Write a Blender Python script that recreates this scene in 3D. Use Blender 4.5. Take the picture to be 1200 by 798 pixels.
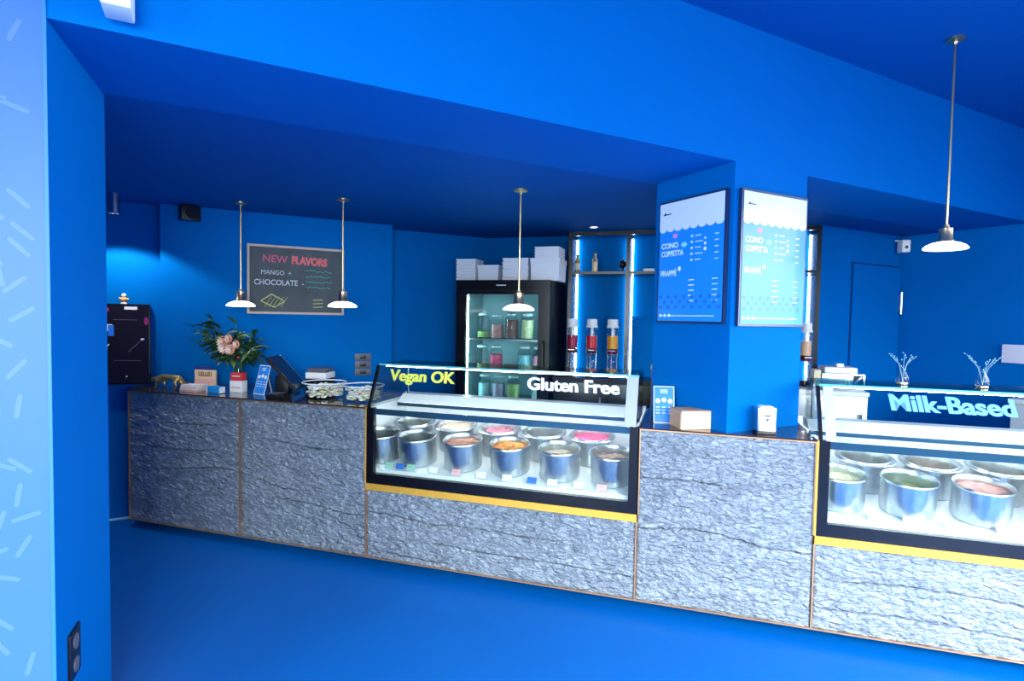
import bpy, bmesh, math, random
from mathutils import Vector, Matrix, noise
random.seed(7)
for o in list(bpy.data.objects): bpy.data.objects.remove(o)
SC = bpy.context.scene; COL = SC.collection
R = math.radians; PI = math.pi; Q = math.sqrt(.5)

# ---------------------------------------------------------------- camera
yaw, pit, rol = R(27.9), R(2.38), 0.018
F0 = Vector((math.sin(yaw), math.cos(yaw), 0)); R0 = Vector((math.cos(yaw), -math.sin(yaw), 0)); Z = Vector((0, 0, 1))
Fw = F0*math.cos(pit) - Z*math.sin(pit); Up = Z*math.cos(pit) + F0*math.sin(pit)
Rt = R0*math.cos(rol) + Up*math.sin(rol); Vt = Up*math.cos(rol) - R0*math.sin(rol)
cd = bpy.data.cameras.new('camera'); cam = bpy.data.objects.new('camera', cd); COL.objects.link(cam)
M4 = Matrix((Rt, Vt, -Fw)).transposed().to_4x4(); M4.translation = Vector((0, 0, 1.57)); cam.matrix_world = M4
cd.sensor_width = 36; cd.lens = 661/1200*36; cd.clip_start = .02
SC.camera = cam

# ---------------------------------------------------------------- world, daylight, exposure
w = bpy.data.worlds.new('world'); SC.world = w; w.use_nodes = True
bg = w.node_tree.nodes['Background']; bg.inputs[0].default_value = (.80, .89, 1, 1); bg.inputs[1].default_value = 2.0
def area(name, loc, size, power, rot, color=(1, 1, 1), spread=180):
    l = bpy.data.lights.new(name, 'AREA'); l.shape = 'RECTANGLE'; l.size, l.size_y = size; l.energy = power; l.color = color; l.spread = R(spread)
    o = bpy.data.objects.new(name, l); o.location = loc; o.rotation_euler = rot; COL.objects.link(o); return o
# daylight coming down through the shop windows behind and to the right of the viewer
DAY = (.96, .98, 1.0)
area('daylight_window_left', (-1.2, -2.75, 1.9), (2.0, 2.0), 115, (R(72), 0, 0), DAY, 80)
area('daylight_window_middle', (1.6, -2.75, 1.9), (2.4, 2.0), 215, (R(48), 0, R(-16)), DAY, 80)
area('daylight_window_right', (4.1, -2.75, 1.9), (2.0, 2.0), 90, (R(56), 0, 0), DAY, 85)
area('daylight_window_side', (5.85, -.95, 1.9), (1.9, 2.0), 230, (R(72), 0, R(90)), DAY, 110)
area('added_fill_far_left', (-2.95, -.6, 1.6), (1.9, 2.0), 165, (R(75), 0, R(-90)), DAY, 110)  # fill light added to brighten the left face of the pillar
SC.view_settings.view_transform = 'Standard'; SC.view_settings.look = 'None'
SC.view_settings.gamma = 1; SC.view_settings.use_curve_mapping = False; SC.view_settings.exposure = 0.22

# ---------------------------------------------------------------- materials
def mat(name, col=(.5, .5, .5), rough=.5, metal=0, emit=None, es=1, spec=.5, coat=0, trans=0, ior=1.45):
    m = bpy.data.materials.new(name); m.use_nodes = True; b = m.node_tree.nodes['Principled BSDF']
    b.inputs['Base Color'].default_value = (*col, 1); b.inputs['Roughness'].default_value = rough
    b.inputs['Metallic'].default_value = metal; b.inputs['Specular IOR Level'].default_value = spec
    b.inputs['Coat Weight'].default_value = coat; b.inputs['Transmission Weight'].default_value = trans; b.inputs['IOR'].default_value = ior
    if emit: b.inputs['Emission Color'].default_value = (*emit, 1); b.inputs['Emission Strength'].default_value = es
    return m
def vary(m, scale=8, amt=.12, bump=0, bscale=60, detail=4, stretch=None):
    nt = m.node_tree; b = nt.nodes['Principled BSDF']; tc = nt.nodes.new('ShaderNodeTexCoord')
    src = tc.outputs['Object']
    if stretch:
        mp = nt.nodes.new('ShaderNodeMapping'); mp.inputs['Scale'].default_value = stretch; nt.links.new(src, mp.inputs[0]); src = mp.outputs[0]
    n = nt.nodes.new('ShaderNodeTexNoise'); n.inputs['Scale'].default_value = scale; n.inputs['Detail'].default_value = detail; nt.links.new(src, n.inputs['Vector'])
    mx = nt.nodes.new('ShaderNodeMix'); mx.data_type = 'RGBA'; c = b.inputs['Base Color'].default_value
    mx.inputs[6].default_value = (*[max(0, v*(1-amt)) for v in c[:3]], 1); mx.inputs[7].default_value = (*[min(1, v*(1+amt)) for v in c[:3]], 1)
    nt.links.new(n.outputs[0], mx.inputs[0]); nt.links.new(mx.outputs[2], b.inputs['Base Color'])
    if bump:
        n2 = nt.nodes.new('ShaderNodeTexNoise'); n2.inputs['Scale'].default_value = bscale; n2.inputs['Detail'].default_value = 6; nt.links.new(src, n2.inputs['Vector'])
        bp = nt.nodes.new('ShaderNodeBump'); bp.inputs['Strength'].default_value = bump; bp.inputs['Distance'].default_value = .01
        nt.links.new(n2.outputs[0], bp.inputs['Height']); nt.links.new(bp.outputs[0], b.inputs['Normal'])
    return m
def pane(name, tint=(.93, .98, .97), refl=.55):
    m = bpy.data.materials.new(name); m.use_nodes = True; nt = m.node_tree; nt.nodes.clear()
    o = nt.nodes.new('ShaderNodeOutputMaterial'); t = nt.nodes.new('ShaderNodeBsdfTransparent'); t.inputs[0].default_value = (*tint, 1)
    g = nt.nodes.new('ShaderNodeBsdfGlossy'); g.inputs['Roughness'].default_value = .02; g.inputs[0].default_value = (refl, refl, refl, 1)
    f = nt.nodes.new('ShaderNodeFresnel')
    gm = nt.nodes.new('ShaderNodeNewGeometry'); ma = nt.nodes.new('ShaderNodeMath'); ma.operation = 'MULTIPLY_ADD'     # same reflectance entering and leaving the pane
    nt.links.new(gm.outputs['Backfacing'], ma.inputs[0]); ma.inputs[1].default_value = 1/1.5-1.5; ma.inputs[2].default_value = 1.5; nt.links.new(ma.outputs[0], f.inputs[0])
    x = nt.nodes.new('ShaderNodeMixShader'); nt.links.new(f.outputs[0], x.inputs[0]); nt.links.new(t.outputs[0], x.inputs[1]); nt.links.new(g.outputs[0], x.inputs[2]); nt.links.new(x.outputs[0], o.inputs[0])
    return m
BLUE = (.0, .128, .45)
paint = vary(mat('blue_wall_paint', BLUE, .6, spec=.02), 3, .03, .06, 180)
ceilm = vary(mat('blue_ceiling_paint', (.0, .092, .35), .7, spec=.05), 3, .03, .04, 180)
floorm = vary(mat('blue_resin_floor', (.0, .105, .41), .42, spec=.15), 2.5, .08, .05, 90)
paper = vary(mat('azure_wallpaper', (.05, .155, .46), .45, spec=.3), 4, .05)
sprk = mat('sprinkle_print', (.09, .20, .53), .45, spec=.3)
whitep = vary(mat('white_plastic', (.82, .83, .85), .4), 10, .03)
blackm = vary(mat('black_satin_metal', (.006, .007, .012), .32), 12, .2)
blackf = vary(mat('black_frame_enamel', (.004, .004, .006), .25), 12, .2)
chrome = mat('polished_steel', (.78, .80, .82), .16, 1)
steel = vary(mat('brushed_steel', (.60, .63, .64), .30, 1), 26, .25, .15, 40)
stainw = vary(mat('satin_white_metal', (.86, .88, .88), .25, .1), 9, .03)
brass = vary(mat('brass', (.78, .56, .30), .28, 1), 20, .08)
gold = vary(mat('brushed_gold_trim', (.95, .50, .07), .35, .55), 30, .08)
copper = vary(mat('copper_joint', (.62, .36, .20), .38, .8), 30, .1)
worktopm = vary(mat('dark_bronze_worktop', (.045, .022, .016), .16, .2, coat=.5), 14, .35)
opal = mat('lit_opal_glass', (.9, .85, .8), .3, emit=(1, .88, .76), es=3.0)
led = mat('cool_led', (.9, .95, 1), .3, emit=(.80, .93, 1), es=13)
led_case = mat('case_led', (.95, .97, 1), .3, emit=(.97, .99, 1), es=50)
led_fr = mat('fridge_led', (.8, 1, 1), .3, emit=(.62, .96, 1), es=38)
glass = pane('clear_pane'); glassd = pane('cabinet_glass', (.93, .975, .97), .45)
glasst = pane('green_edge_glass', (.60, .86, .84)); glassj = pane('jar_glass', (.93, .97, .98))
edge = mat('glass_cut_edge', (.10, .42, .42), .1, spec=.8)
gelm = lambda n, c: vary(mat(n, c, .6), 25, .22, .5, 45)

# silvered slate panels
stone = bpy.data.materials.new('silvered_slate'); stone.use_nodes = True
nt = stone.node_tree; b = nt.nodes['Principled BSDF']; tc = nt.nodes.new('ShaderNodeTexCoord'); oi = nt.nodes.new('ShaderNodeObjectInfo')
mp = nt.nodes.new('ShaderNodeMapping'); nt.links.new(tc.outputs['Object'], mp.inputs[0]); mp.inputs['Scale'].default_value = (1, 1, 1.9)
n1 = nt.nodes.new('ShaderNodeTexNoise'); n1.inputs['Scale'].default_value = 7; n1.inputs['Detail'].default_value = 8; n1.inputs['Roughness'].default_value = .62; n1.inputs['Distortion'].default_value = .6
n2 = nt.nodes.new('ShaderNodeTexNoise'); n2.inputs['Scale'].default_value = 42; n2.inputs['Detail'].default_value = 8; n2.inputs['Roughness'].default_value = .7
for n in (n1, n2): nt.links.new(mp.outputs[0], n.inputs['Vector'])
cr = nt.nodes.new('ShaderNodeValToRGB'); cr.color_ramp.elements[0].position = .28; cr.color_ramp.elements[0].color = (.085, .105, .125, 1); cr.color_ramp.elements[1].position = .70; cr.color_ramp.elements[1].color = (.40, .47, .54, 1)
ad = nt.nodes.new('ShaderNodeMath'); ad.operation = 'MULTIPLY_ADD'; ad.inputs[1].default_value = .55; nt.links.new(n2.outputs[0], ad.inputs[0]); 
m2 = nt.nodes.new('ShaderNodeMath'); m2.operation = 'MULTIPLY'; m2.inputs[1].default_value = .45; nt.links.new(n1.outputs[0], m2.inputs[0]); nt.links.new(m2.outputs[0], ad.inputs[2])
nt.links.new(ad.outputs[0], cr.inputs[0]); nt.links.new(cr.outputs[0], b.inputs['Base Color'])
b.inputs['Roughness'].default_value = .42; b.inputs['Metallic'].default_value = .35
bp = nt.nodes.new('ShaderNodeBump'); bp.inputs['Strength'].default_value = 1.0; bp.inputs['Distance'].default_value = .012
mp3 = nt.nodes.new('ShaderNodeMapping'); nt.links.new(tc.outputs['Object'], mp3.inputs[0]); mp3.inputs['Rotation'].default_value = (0, .45, 0); mp3.inputs['Scale'].default_value = (.75, 1, 1.7)
n3 = nt.nodes.new('ShaderNodeTexNoise'); n3.inputs['Scale'].default_value = 30; n3.inputs['Detail'].default_value = 4; n3.inputs['Roughness'].default_value = .55; n3.inputs['Distortion'].default_value = .5; nt.links.new(mp3.outputs[0], n3.inputs['Vector'])
bp.inputs['Distance'].default_value = .035; nt.links.new(n3.outputs[0], bp.inputs['Height']); nt.links.new(bp.outputs[0], b.inputs['Normal'])
at = nt.nodes.new('ShaderNodeAttribute'); at.attribute_name = 'crack'     # near-black colour along the crack lines
mxc = nt.nodes.new('ShaderNodeMix'); mxc.data_type = 'RGBA'; mxc.inputs[7].default_value = (.02, .025, .035, 1)
nt.links.new(at.outputs['Fac'], mxc.inputs[0]); nt.links.new(cr.outputs[0], mxc.inputs[6]); nt.links.new(mxc.outputs[2], b.inputs['Base Color'])

# ---------------------------------------------------------------- helpers
def mesh(name, bm, m, parent=None, smooth=False, bev=0):
    if bev: bmesh.ops.bevel(bm, geom=list(bm.edges), offset=bev, segments=2, affect='EDGES', profile=.6)
    me = bpy.data.meshes.new(name); bmesh.ops.recalc_face_normals(bm, faces=list(bm.faces)); bm.to_mesh(me); bm.free()
    me.materials.append(m)
    if smooth:
        for p in me.polygons: p.use_smooth = True
        me.set_sharp_from_angle(angle=R(38))
    o = bpy.data.objects.new(name, me); COL.objects.link(o)
    if parent: o.parent = parent
    return o
def NB(): return bmesh.new()
def ab(bm, x0, x1, y0, y1, z0, z1):
    v = [bm.verts.new(p) for p in ((x0,y0,z0),(x1,y0,z0),(x1,y1,z0),(x0,y1,z0),(x0,y0,z1),(x1,y0,z1),(x1,y1,z1),(x0,y1,z1))]
    for f in ((0,3,2,1),(4,5,6,7),(0,1,5,4),(1,2,6,5),(2,3,7,6),(3,0,4,7)): bm.faces.new([v[i] for i in f])
    return v
def box(name, x0, x1, y0, y1, z0, z1, m, parent=None, bev=0):
    bm = NB(); ab(bm, x0, x1, y0, y1, z0, z1); return mesh(name, bm, m, parent, bev=bev, smooth=bev > 0)
def prism(name, pts, z0, z1, m, parent=None, bev=0):
    bm = NB(); lo = [bm.verts.new((x, y, z0)) for x, y in pts]; hi = [bm.verts.new((x, y, z1)) for x, y in pts]; n = len(pts)
    bm.faces.new(lo[::-1]); bm.faces.new(hi)
    for i in range(n): bm.faces.new((lo[i], lo[(i+1) % n], hi[(i+1) % n], hi[i]))
    return mesh(name, bm, m, parent, bev=bev)
def al(bm, prof, cx=0, cy=0, seg=32):          # lathe: profile of (r, z)
    rings = []
    for r_, z_ in prof:
        if r_ < 1e-5: rings.append([bm.verts.new((cx, cy, z_))])
        else: rings.append([bm.verts.new((cx+r_*math.cos(2*PI*i/seg), cy+r_*math.sin(2*PI*i/seg), z_)) for i in range(seg)])
    for a, c in zip(rings, rings[1:]):
        if len(a) == len(c) == 1: continue
        for i in range(seg):
            j = (i+1) % seg
            if len(a) == 1: bm.faces.new((a[0], c[i], c[j]))
            elif len(c) == 1: bm.faces.new((a[i], a[j], c[0]))
            else: bm.faces.new((a[i], a[j], c[j], c[i]))
def lathe(name, prof, m, parent=None, cx=0, cy=0, seg=32):
    bm = NB(); al(bm, prof, cx, cy, seg); return mesh(name, bm, m, parent, smooth=True)
def tube(bm, pts, r, seg=8, taper=None):
    pts = [Vector(p) for p in pts]; rings = []
    for i, p in enumerate(pts):
        d = (pts[min(i+1, len(pts)-1)] - pts[max(i-1, 0)]).normalized()
        a = d.orthogonal().normalized() if not rings else (pa - d*pa.dot(d)).normalized()
        pa = a; c = d.cross(a); rr = r if taper is None else taper[i]
        rings.append([bm.verts.new(p + (a*math.cos(2*PI*k/seg)+c*math.sin(2*PI*k/seg))*rr) for k in range(seg)])
    for a, c in zip(rings, rings[1:]):
        for k in range(seg): bm.faces.new((a[k], a[(k+1) % seg], c[(k+1) % seg], c[k]))
    bm.faces.new(rings[0][::-1]); bm.faces.new(rings[-1])
def tag(o, label=None, cat=None, group=None, kind=None):
    if label: o['label'] = label
    if cat: o['category'] = cat
    if group: o['group'] = group
    if kind: o['kind'] = kind
    return o
def thing(name, label, cat, loc=(0, 0, 0), rz=0, group=None):
    o = bpy.data.objects.new(name, None); COL.objects.link(o); o.empty_display_size = .1
    o.location = loc; o.rotation_euler = (0, 0, rz); return tag(o, label, cat, group)
def struct(o): o['kind'] = 'structure'; return o
def P(s, u, z=0): return (2.15+Q*s+Q*u, 2.15-Q*s+Q*u, z)      # point along the counter line, u behind it
A45 = -PI/4
def cthing(name, label, cat, s=0, u=0, z=0, group=None, rot=0): return thing(name, label, cat, P(s, u, z), A45+rot, group)
def copy_tree(o, label=None, group=None):
    c = o.copy(); COL.objects.link(c)
    if label: c['label'] = label
    if group: c['group'] = group
    for ch in list(o.children):
        d = ch.copy(); COL.objects.link(d); d.parent = c
        for g in list(ch.children):
            e = g.copy(); COL.objects.link(e); e.parent = d
    return c
def text_bm(bm, body, size, x, y, z, bold=0, align='LEFT', ext=.0006, shear=0, squash=1, rot=0):
    """letters standing in the local XZ plane, front towards -Y"""
    cu = bpy.data.curves.new('t', 'FONT'); cu.body = body; cu.size = size; cu.offset = bold; cu.extrude = ext; cu.align_x = align; cu.shear = shear; cu.resolution_u = 4
    ob = bpy.data.objects.new('t', cu); COL.objects.link(ob)
    dg = bpy.context.evaluated_depsgraph_get(); me = bpy.data.meshes.new_from_object(ob.evaluated_get(dg))
    k = len(bm.verts); bm.from_mesh(me); bm.verts.ensure_lookup_table()
    ca, sa = math.cos(rot), math.sin(rot)
    for v in list(bm.verts)[k:]:
        a, b_, c_ = v.co; a *= squash; v.co = (x+a*ca-b_*sa, y-c_, z+a*sa+b_*ca)
    bpy.data.objects.remove(ob); bpy.data.curves.remove(cu); bpy.data.meshes.remove(me)
def disc(bm, x, z, rx, rz, y=0, t=.0008, seg=14, rot=0):
    pts = []
    for i in range(seg):
        a = 2*PI*i/seg; px, pz = rx*math.cos(a), rz*math.sin(a); pts.append((x+px*math.cos(rot)-pz*math.sin(rot), z+px*math.sin(rot)+pz*math.cos(rot)))
    plate(bm, pts, y, t)
def plate(bm, pts, y, t=.0008):      # polygon in XZ, front at y-t, back at y
    f = [bm.verts.new((a, y-t, c)) for a, c in pts]; k = [bm.verts.new((a, y, c)) for a, c in pts]; n = len(pts)
    bm.faces.new(f); bm.faces.new(k[::-1])
    for i in range(n): bm.faces.new((f[i], k[i], k[(i+1) % n], f[(i+1) % n]))
def bar(bm, x0, z0, x1, z1, wd, y=0, t=.0006):
    d = Vector((x1-x0, z1-z0)); d.normalize(); n = Vector((-d.y, d.x))*wd/2
    plate(bm, [(x0-n.x, z0-n.y), (x1-n.x, z1-n.y), (x1+n.x, z1+n.y), (x0+n.x, z0+n.y)], y, t)

# ---------------------------------------------------------------- room shell
YH, ZS, ZC = 2.0, 2.366, 3.04
XR, XL, YB = 5.55, -2.6, -2.4
struct(box('floor', -3.0, 5.9, -2.7, 6.0, -.12, 0, floorm))
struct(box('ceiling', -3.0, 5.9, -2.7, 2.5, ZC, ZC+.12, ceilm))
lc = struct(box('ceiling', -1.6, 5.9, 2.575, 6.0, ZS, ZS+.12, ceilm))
struct(box('wall_header', -.404, XR, YH, 2.575, ZS, ZC, paint))
wf = struct(prism('wall_front_left', [(XL, YH), (-.404, YH), (-.356, 2.6), (XL, 2.6)], 0, ZC, paint))
struct(prism('trim_wallpaper', [(XL, YH-.004), (-.409, YH-.004), (-.409, YH-.0005), (XL, YH-.0005)], 0.002, ZC-.002, paper))
wp = bpy.data.objects['trim_wallpaper']
bm = NB()
random.seed(3); cells = []
for i in range(29):
    for j in range(36):
        x = -2.58+.0745*(i+random.uniform(.2, .8)); z = .02+.083*(j+random.uniform(.2, .8)); a = random.uniform(0, PI)
        L, W = .027, .0065; c, s = math.cos(a), math.sin(a)
        if x > -.45 or x < -2.55 or z > 2.97 or z < .05: continue
        pts = []
        for k in range(12):
            t = 2*PI*k/12; px = (L if abs(math.cos(t)) > .3 else 0)*(1 if math.cos(t) > 0 else -1)*1.0 + W*math.cos(t); pz = W*math.sin(t)
            pts.append((x+px*c-pz*s, z+px*s+pz*c))
        plate(bm, pts, YH-.004, .0006)
sp = mesh('printed_sprinkles', bm, sprk, wp); sp['kind'] = 'stuff'
struct(box('trim_corner', -.4105, -.402, YH-.006, YH+.0, 0, ZC, mat('pale_corner_strip', (.02, .18, .5), .5)))
struct(box('wall_pillar', 2.30, 2.86, YH, 2.56, 1.0, ZS, paint))
struct(box('wall_kitchen_left', -1.6, -1.45, 2.6, 5.06, 0, ZS, paint))
struct(box('wall_kitchen_rear', -1.6, -.35, 5.06, 5.2, 0, ZS, paint))
struct(box('wall_chalkboard', -.35, 1.41, 4.97, 5.2, 0, ZS, paint))
struct(box('wall_recess', 1.41, 2.52, 5.22, 5.35, 0, ZS, paint))
a, b_ = P(-2.0, 2.404), P(1.045, 2.404); c, d = P(1.045, 2.55), P(-2.0, 2.55)
struct(prism('wall_bar', [a[:2], b_[:2], c[:2], d[:2]], 0, ZS, paint))
struct(prism('wall_door', [(4.387, 2.93), (XR, 2.93), (XR, 3.4), (4.70, 3.4), (4.70, 3.235)], 0, ZS, paint))
struct(box('wall_right_far', XR, XR+.15, .25, 3.08, 0, ZC, paint))
# right wall and back wall with shop windows
def window_wall(name, horiz, c0, lo, hi, openings, n0):
    """a wall with glazed openings; horiz=True runs along X at y=c0 (thickness outwards)"""
    bm = NB(); z0, z1 = .3, 2.75
    def wb(a0, a1, za, zb):
        if horiz: ab(bm, a0, a1, c0-.15, c0, za, zb)
        else: ab(bm, c0, c0+.15, a0, a1, za, zb)
    cur = lo
    for (o0, o1) in openings:
        wb(cur, o0, 0, ZC); wb(o0, o1, 0, z0); wb(o0, o1, z1, ZC); cur = o1
    wb(cur, hi, 0, ZC); struct(mesh(name, bm, paint))
    for k, (o0, o1) in enumerate(openings):
        n = n0+k; bm = NB(); t = .05; mid = (o0+o1)/2
        for (a0, a1, za, zb) in ((o0, o1, z0, z0+t), (o0, o1, z1-t, z1), (o0, o0+t, z0+t, z1-t), (o1-t, o1, z0+t, z1-t), (mid-.02, mid+.02, z0+t, z1-t)):
            if horiz: ab(bm, a0, a1, c0-.10, c0-.03, za, zb)
            else: ab(bm, c0+.03, c0+.10, a0, a1, za, zb)
        fr = struct(mesh('window_%d' % n, bm, blackm))
        for q in ((o0+t, mid-.02), (mid+.02, o1-t)):
            if horiz: box('pane', q[0], q[1], c0-.07, c0-.06, z0+t, z1-t, glass, fr)
            else: box('pane', c0+.06, c0+.07, q[0], q[1], z0+t, z1-t, glass, fr)
window_wall('wall_back', True, YB, XL-.15, XR+.15, [(-2.25, -.15), (.35, 2.85), (3.05, 5.15)], 1)
window_wall('wall_right', False, XR, YB, .25, [(-1.95, .0)], 4)
struct(box('wall_left_far', XL-.15, XL, .75, 2.6, 0, ZC, paint))
window_wall('wall_left', False, XL-.15, YB, .75, [(-1.6, .4)], 5)  # unseen window opening added so the far-left fill can enter
# baseboard along the far left wall, pale line at the floor
struct(box('baseboard_kitchen', -1.45, -.36, 5.045, 5.059, 0, .012, mat('pale_baseboard', (.35, .62, .85), .3)))
# staff door in the right bay
dr = struct(box('door_1', 4.83, 5.545, 2.915, 2.929, .01, 2.08, paint))
bm = NB(); ab(bm, 4.818, 5.549, 2.921, 2.929, 2.081, 2.092); ab(bm, 4.824, 4.829, 2.924, 2.929, 0, 2.081)
struct(mesh('door_gap_shade', bm, mat('painted_gap_shade', (.001, .02, .12), .6), dr))  # thin navy strip painted as the shade in the gap round the door
bm = NB(); ab(bm, 5.525, 5.545, 2.895, 2.914, 1.68, 1.84); al(bm, [(0, 1.66), (.011, 1.66), (.011, 1.86), (0, 1.86)], 5.53, 2.893, 10)
mesh('hinge', bm, steel, dr)

# ---------------------------------------------------------------- counter
cn = cthing('bar_counter', 'long angled bar counter faced with rough silver-grey slate panels and copper joints', 'counter')
def slate(s0, s1, z0, z1, seed, cracks):
    nx = int((s1-s0)/.011); nz = int((z1-z0)/.006); bm = NB(); rows = []; ck = {}
    for j in range(nz+1):
        row = []
        for i in range(nx+1):
            s = s0+(s1-s0)*i/nx; z = z0+(z1-z0)*j/nz
            p = Vector((s*3.2, seed*7.3, z*7))
            h = noise.fractal(p, 1, 2.1, 5)*.0035 + noise.fractal(Vector((s*22, seed, z*34)), .8, 2, 3)*.0045
            cc = 0
            h += .002*math.sin((z+.10*noise.noise(Vector((s*2, seed, z*3))))*55)*max(0, noise.noise(Vector((s*3, seed+5, z*2))))
            for (zc, amp, fr, a0, a1, dep) in cracks:
                if a0 < s < a1:
                    zz = zc + amp*noise.noise(Vector((s*fr, seed*3.1, zc))) + .008*noise.noise(Vector((s*30, 1, zc)))
                    e = min(1, (s-a0)*8, (a1-s)*8); dz = (z-zz)
                    cc = max(cc, e*math.exp(-(dz/.0045)**2)*(.75+.5*noise.noise(Vector((s*6, 3, zc)))))
                    if dz <= 0: h -= dep*1.4*e*math.exp(-(dz/.012)**2)
                    else: h += dep*.5*e*math.exp(-(dz/.02)**2)
            edge_ = min(1, (s-s0)/.012, (s1-s)/.012, (z-z0)/.012, (z1-z)/.012)
            vv = bm.verts.new((s, .008-(h+.004)*max(edge_, 0), z)); row.append(vv); ck[(i, j)] = cc
        rows.append(row)
    for j in range(nz):
        for i in range(nx): bm.faces.new((rows[j][i], rows[j][i+1], rows[j+1][i+1], rows[j+1][i]))
    bk = [bm.verts.new(p) for p in ((s0, .03, z0), (s1, .03, z0), (s1, .03, z1), (s0, .03, z1))]
    bm.faces.new((bk[0], bk[3], bk[2], bk[1]))
    bm.faces.new([bk[0], bk[1]]+rows[0][::-1]); bm.faces.new([bk[2], bk[3]]+rows[-1])
    bm.faces.new([bk[3], bk[0]]+[r[0] for r in rows]); bm.faces.new([bk[1], bk[2]]+[r[-1] for r in rows][::-1])
    o = mesh('slate_panel', bm, stone, cn)
    at_ = o.data.attributes.new('crack', 'FLOAT', 'POINT'); k = 0
    for j in range(nz+1):
        for i in range(nx+1): at_.data[k].value = max(0, min(1, ck[(i, j)])); k += 1
    for p in o.data.polygons: p.use_smooth = True
    return o
ZB, ZT = .065, .985
S = [-3.81, -2.83, -1.866, -.222, .632, 2.26, 3.2]
slate(S[0]+.004, S[1]-.005, ZB, ZT, 1, [(.45, .10, 1.8, -3.6, -2.7, .006), (.62, .05, 2, -3.7, -3.0, .004), (.8, .03, 2, -3.5, -2.9, .003)])
slate(S[1]+.005, S[2]-.004, ZB, ZT, 1, [(.45, .10, 1.8, -2.9, -2.3, .006), (.33, .05, 2.2, -2.65, -1.8, .008), (.72, .05, 2, -2.7, -1.9, .005)])
slate(S[2]+.004, S[3]-.004, ZB, .487, 3, [(.33, .05, 2, -1.9, -.6, .006), (.2, .05, 1.6, -1.5, -.2, .005), (.1, .03, 2, -1.8, -1.2, .005)])
slate(S[3]+.005, S[4]-.005, ZB, ZT, 4, [(.46, .06, 2.2, -.3, .75, .009), (.72, .05, 2, -.3, .3, .003)])
slate(S[4]+.004, S[5]-.004, ZB, .487, 5, [(.33, .06, 2, .7, 2.2, .006), (.18, .05, 2, .6, 1.6, .006)])
slate(S[5]+.005, S[6], ZB, ZT, 6, [(.5, .08, 2, 2.2, 3.3, .007)])
for s, z1 in ((S[0], ZT), (S[1], ZT), (S[2], .487), (S[3], .487), (S[4], .487), (S[5], .487)): box('joint_strip', s-.004, s+.004, -.002, .03, ZB, z1, copper, cn)
for s in (S[3], S[4]): box('joint_strip', s-.003+(.008 if s < 0 else -.008), s+.003+(.008 if s < 0 else -.008), -.001, .03, .53, ZT, copper, cn)
for a0, a1 in ((S[0], S[2]), (S[3]+.005, S[4]-.005), (S[5], S[6])): box('copper_edge', a0, a1, -.006, .03, ZT, ZT+.007, copper, cn)
box('bottom_edge', S[0], S[6], -.002, .03, ZB-.007, ZB, copper, cn)
box('kick_plate', S[0]+.16, S[6], .13, .15, 0, ZB-.007, paint, cn)
box('carcass', S[0]+.16, S[2]-.15, .03, .10, ZB, .97, blackm, cn)
box('carcass', S[2]-.15, S[6]-.02, .03, .10, ZB, .485, blackm, cn)
box('carcass', -.14, .55, .1005, .62, ZB, .97, blackm, cn)
def cs(x, y): return ((x-2.15)*Q-(y-2.15)*Q, (x-2.15)*Q+(y-2.15)*Q)
wl = [cs(-.53, 4.835), cs(-.53, 5.05), cs(-.355, 5.05), cs(-.355, 4.965), cs(.1, 4.965)]
prism('worktop', [(S[0]+.004, -.008), wl[0], wl[1], wl[2], wl[3], cs(.35, 4.965), (-2.4, .62), (-2.02, .62), (-2.02, .09), (S[2]-.004, .09), (S[2]-.004, -.008)], ZT+.007, 1.0, worktopm, cn)
prism('worktop', [(S[3]+.004, -.008), (S[4]-.004, -.008), (S[4]-.004, .7), (S[3]+.004, .7)], ZT+.007, 1.0-.0005, worktopm, cn)
prism('worktop', [(S[5]+.004, -.008), (S[6], -.008), (S[6], .7), (S[5]+.004, .7)], ZT+.007, 1.0, worktopm, cn)
e0 = cs(-.53, 5.04); e1 = cs(-.50, 5.04); e2 = cs(-.50, 4.84)
prism('end_panel', [(S[0]+.01, .03), e0, e1, e2], ZB, ZT, blackm, cn)
box('end_panel', S[6]-.03, S[6], .03, .68, 0, ZT, blackm, cn)

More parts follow.
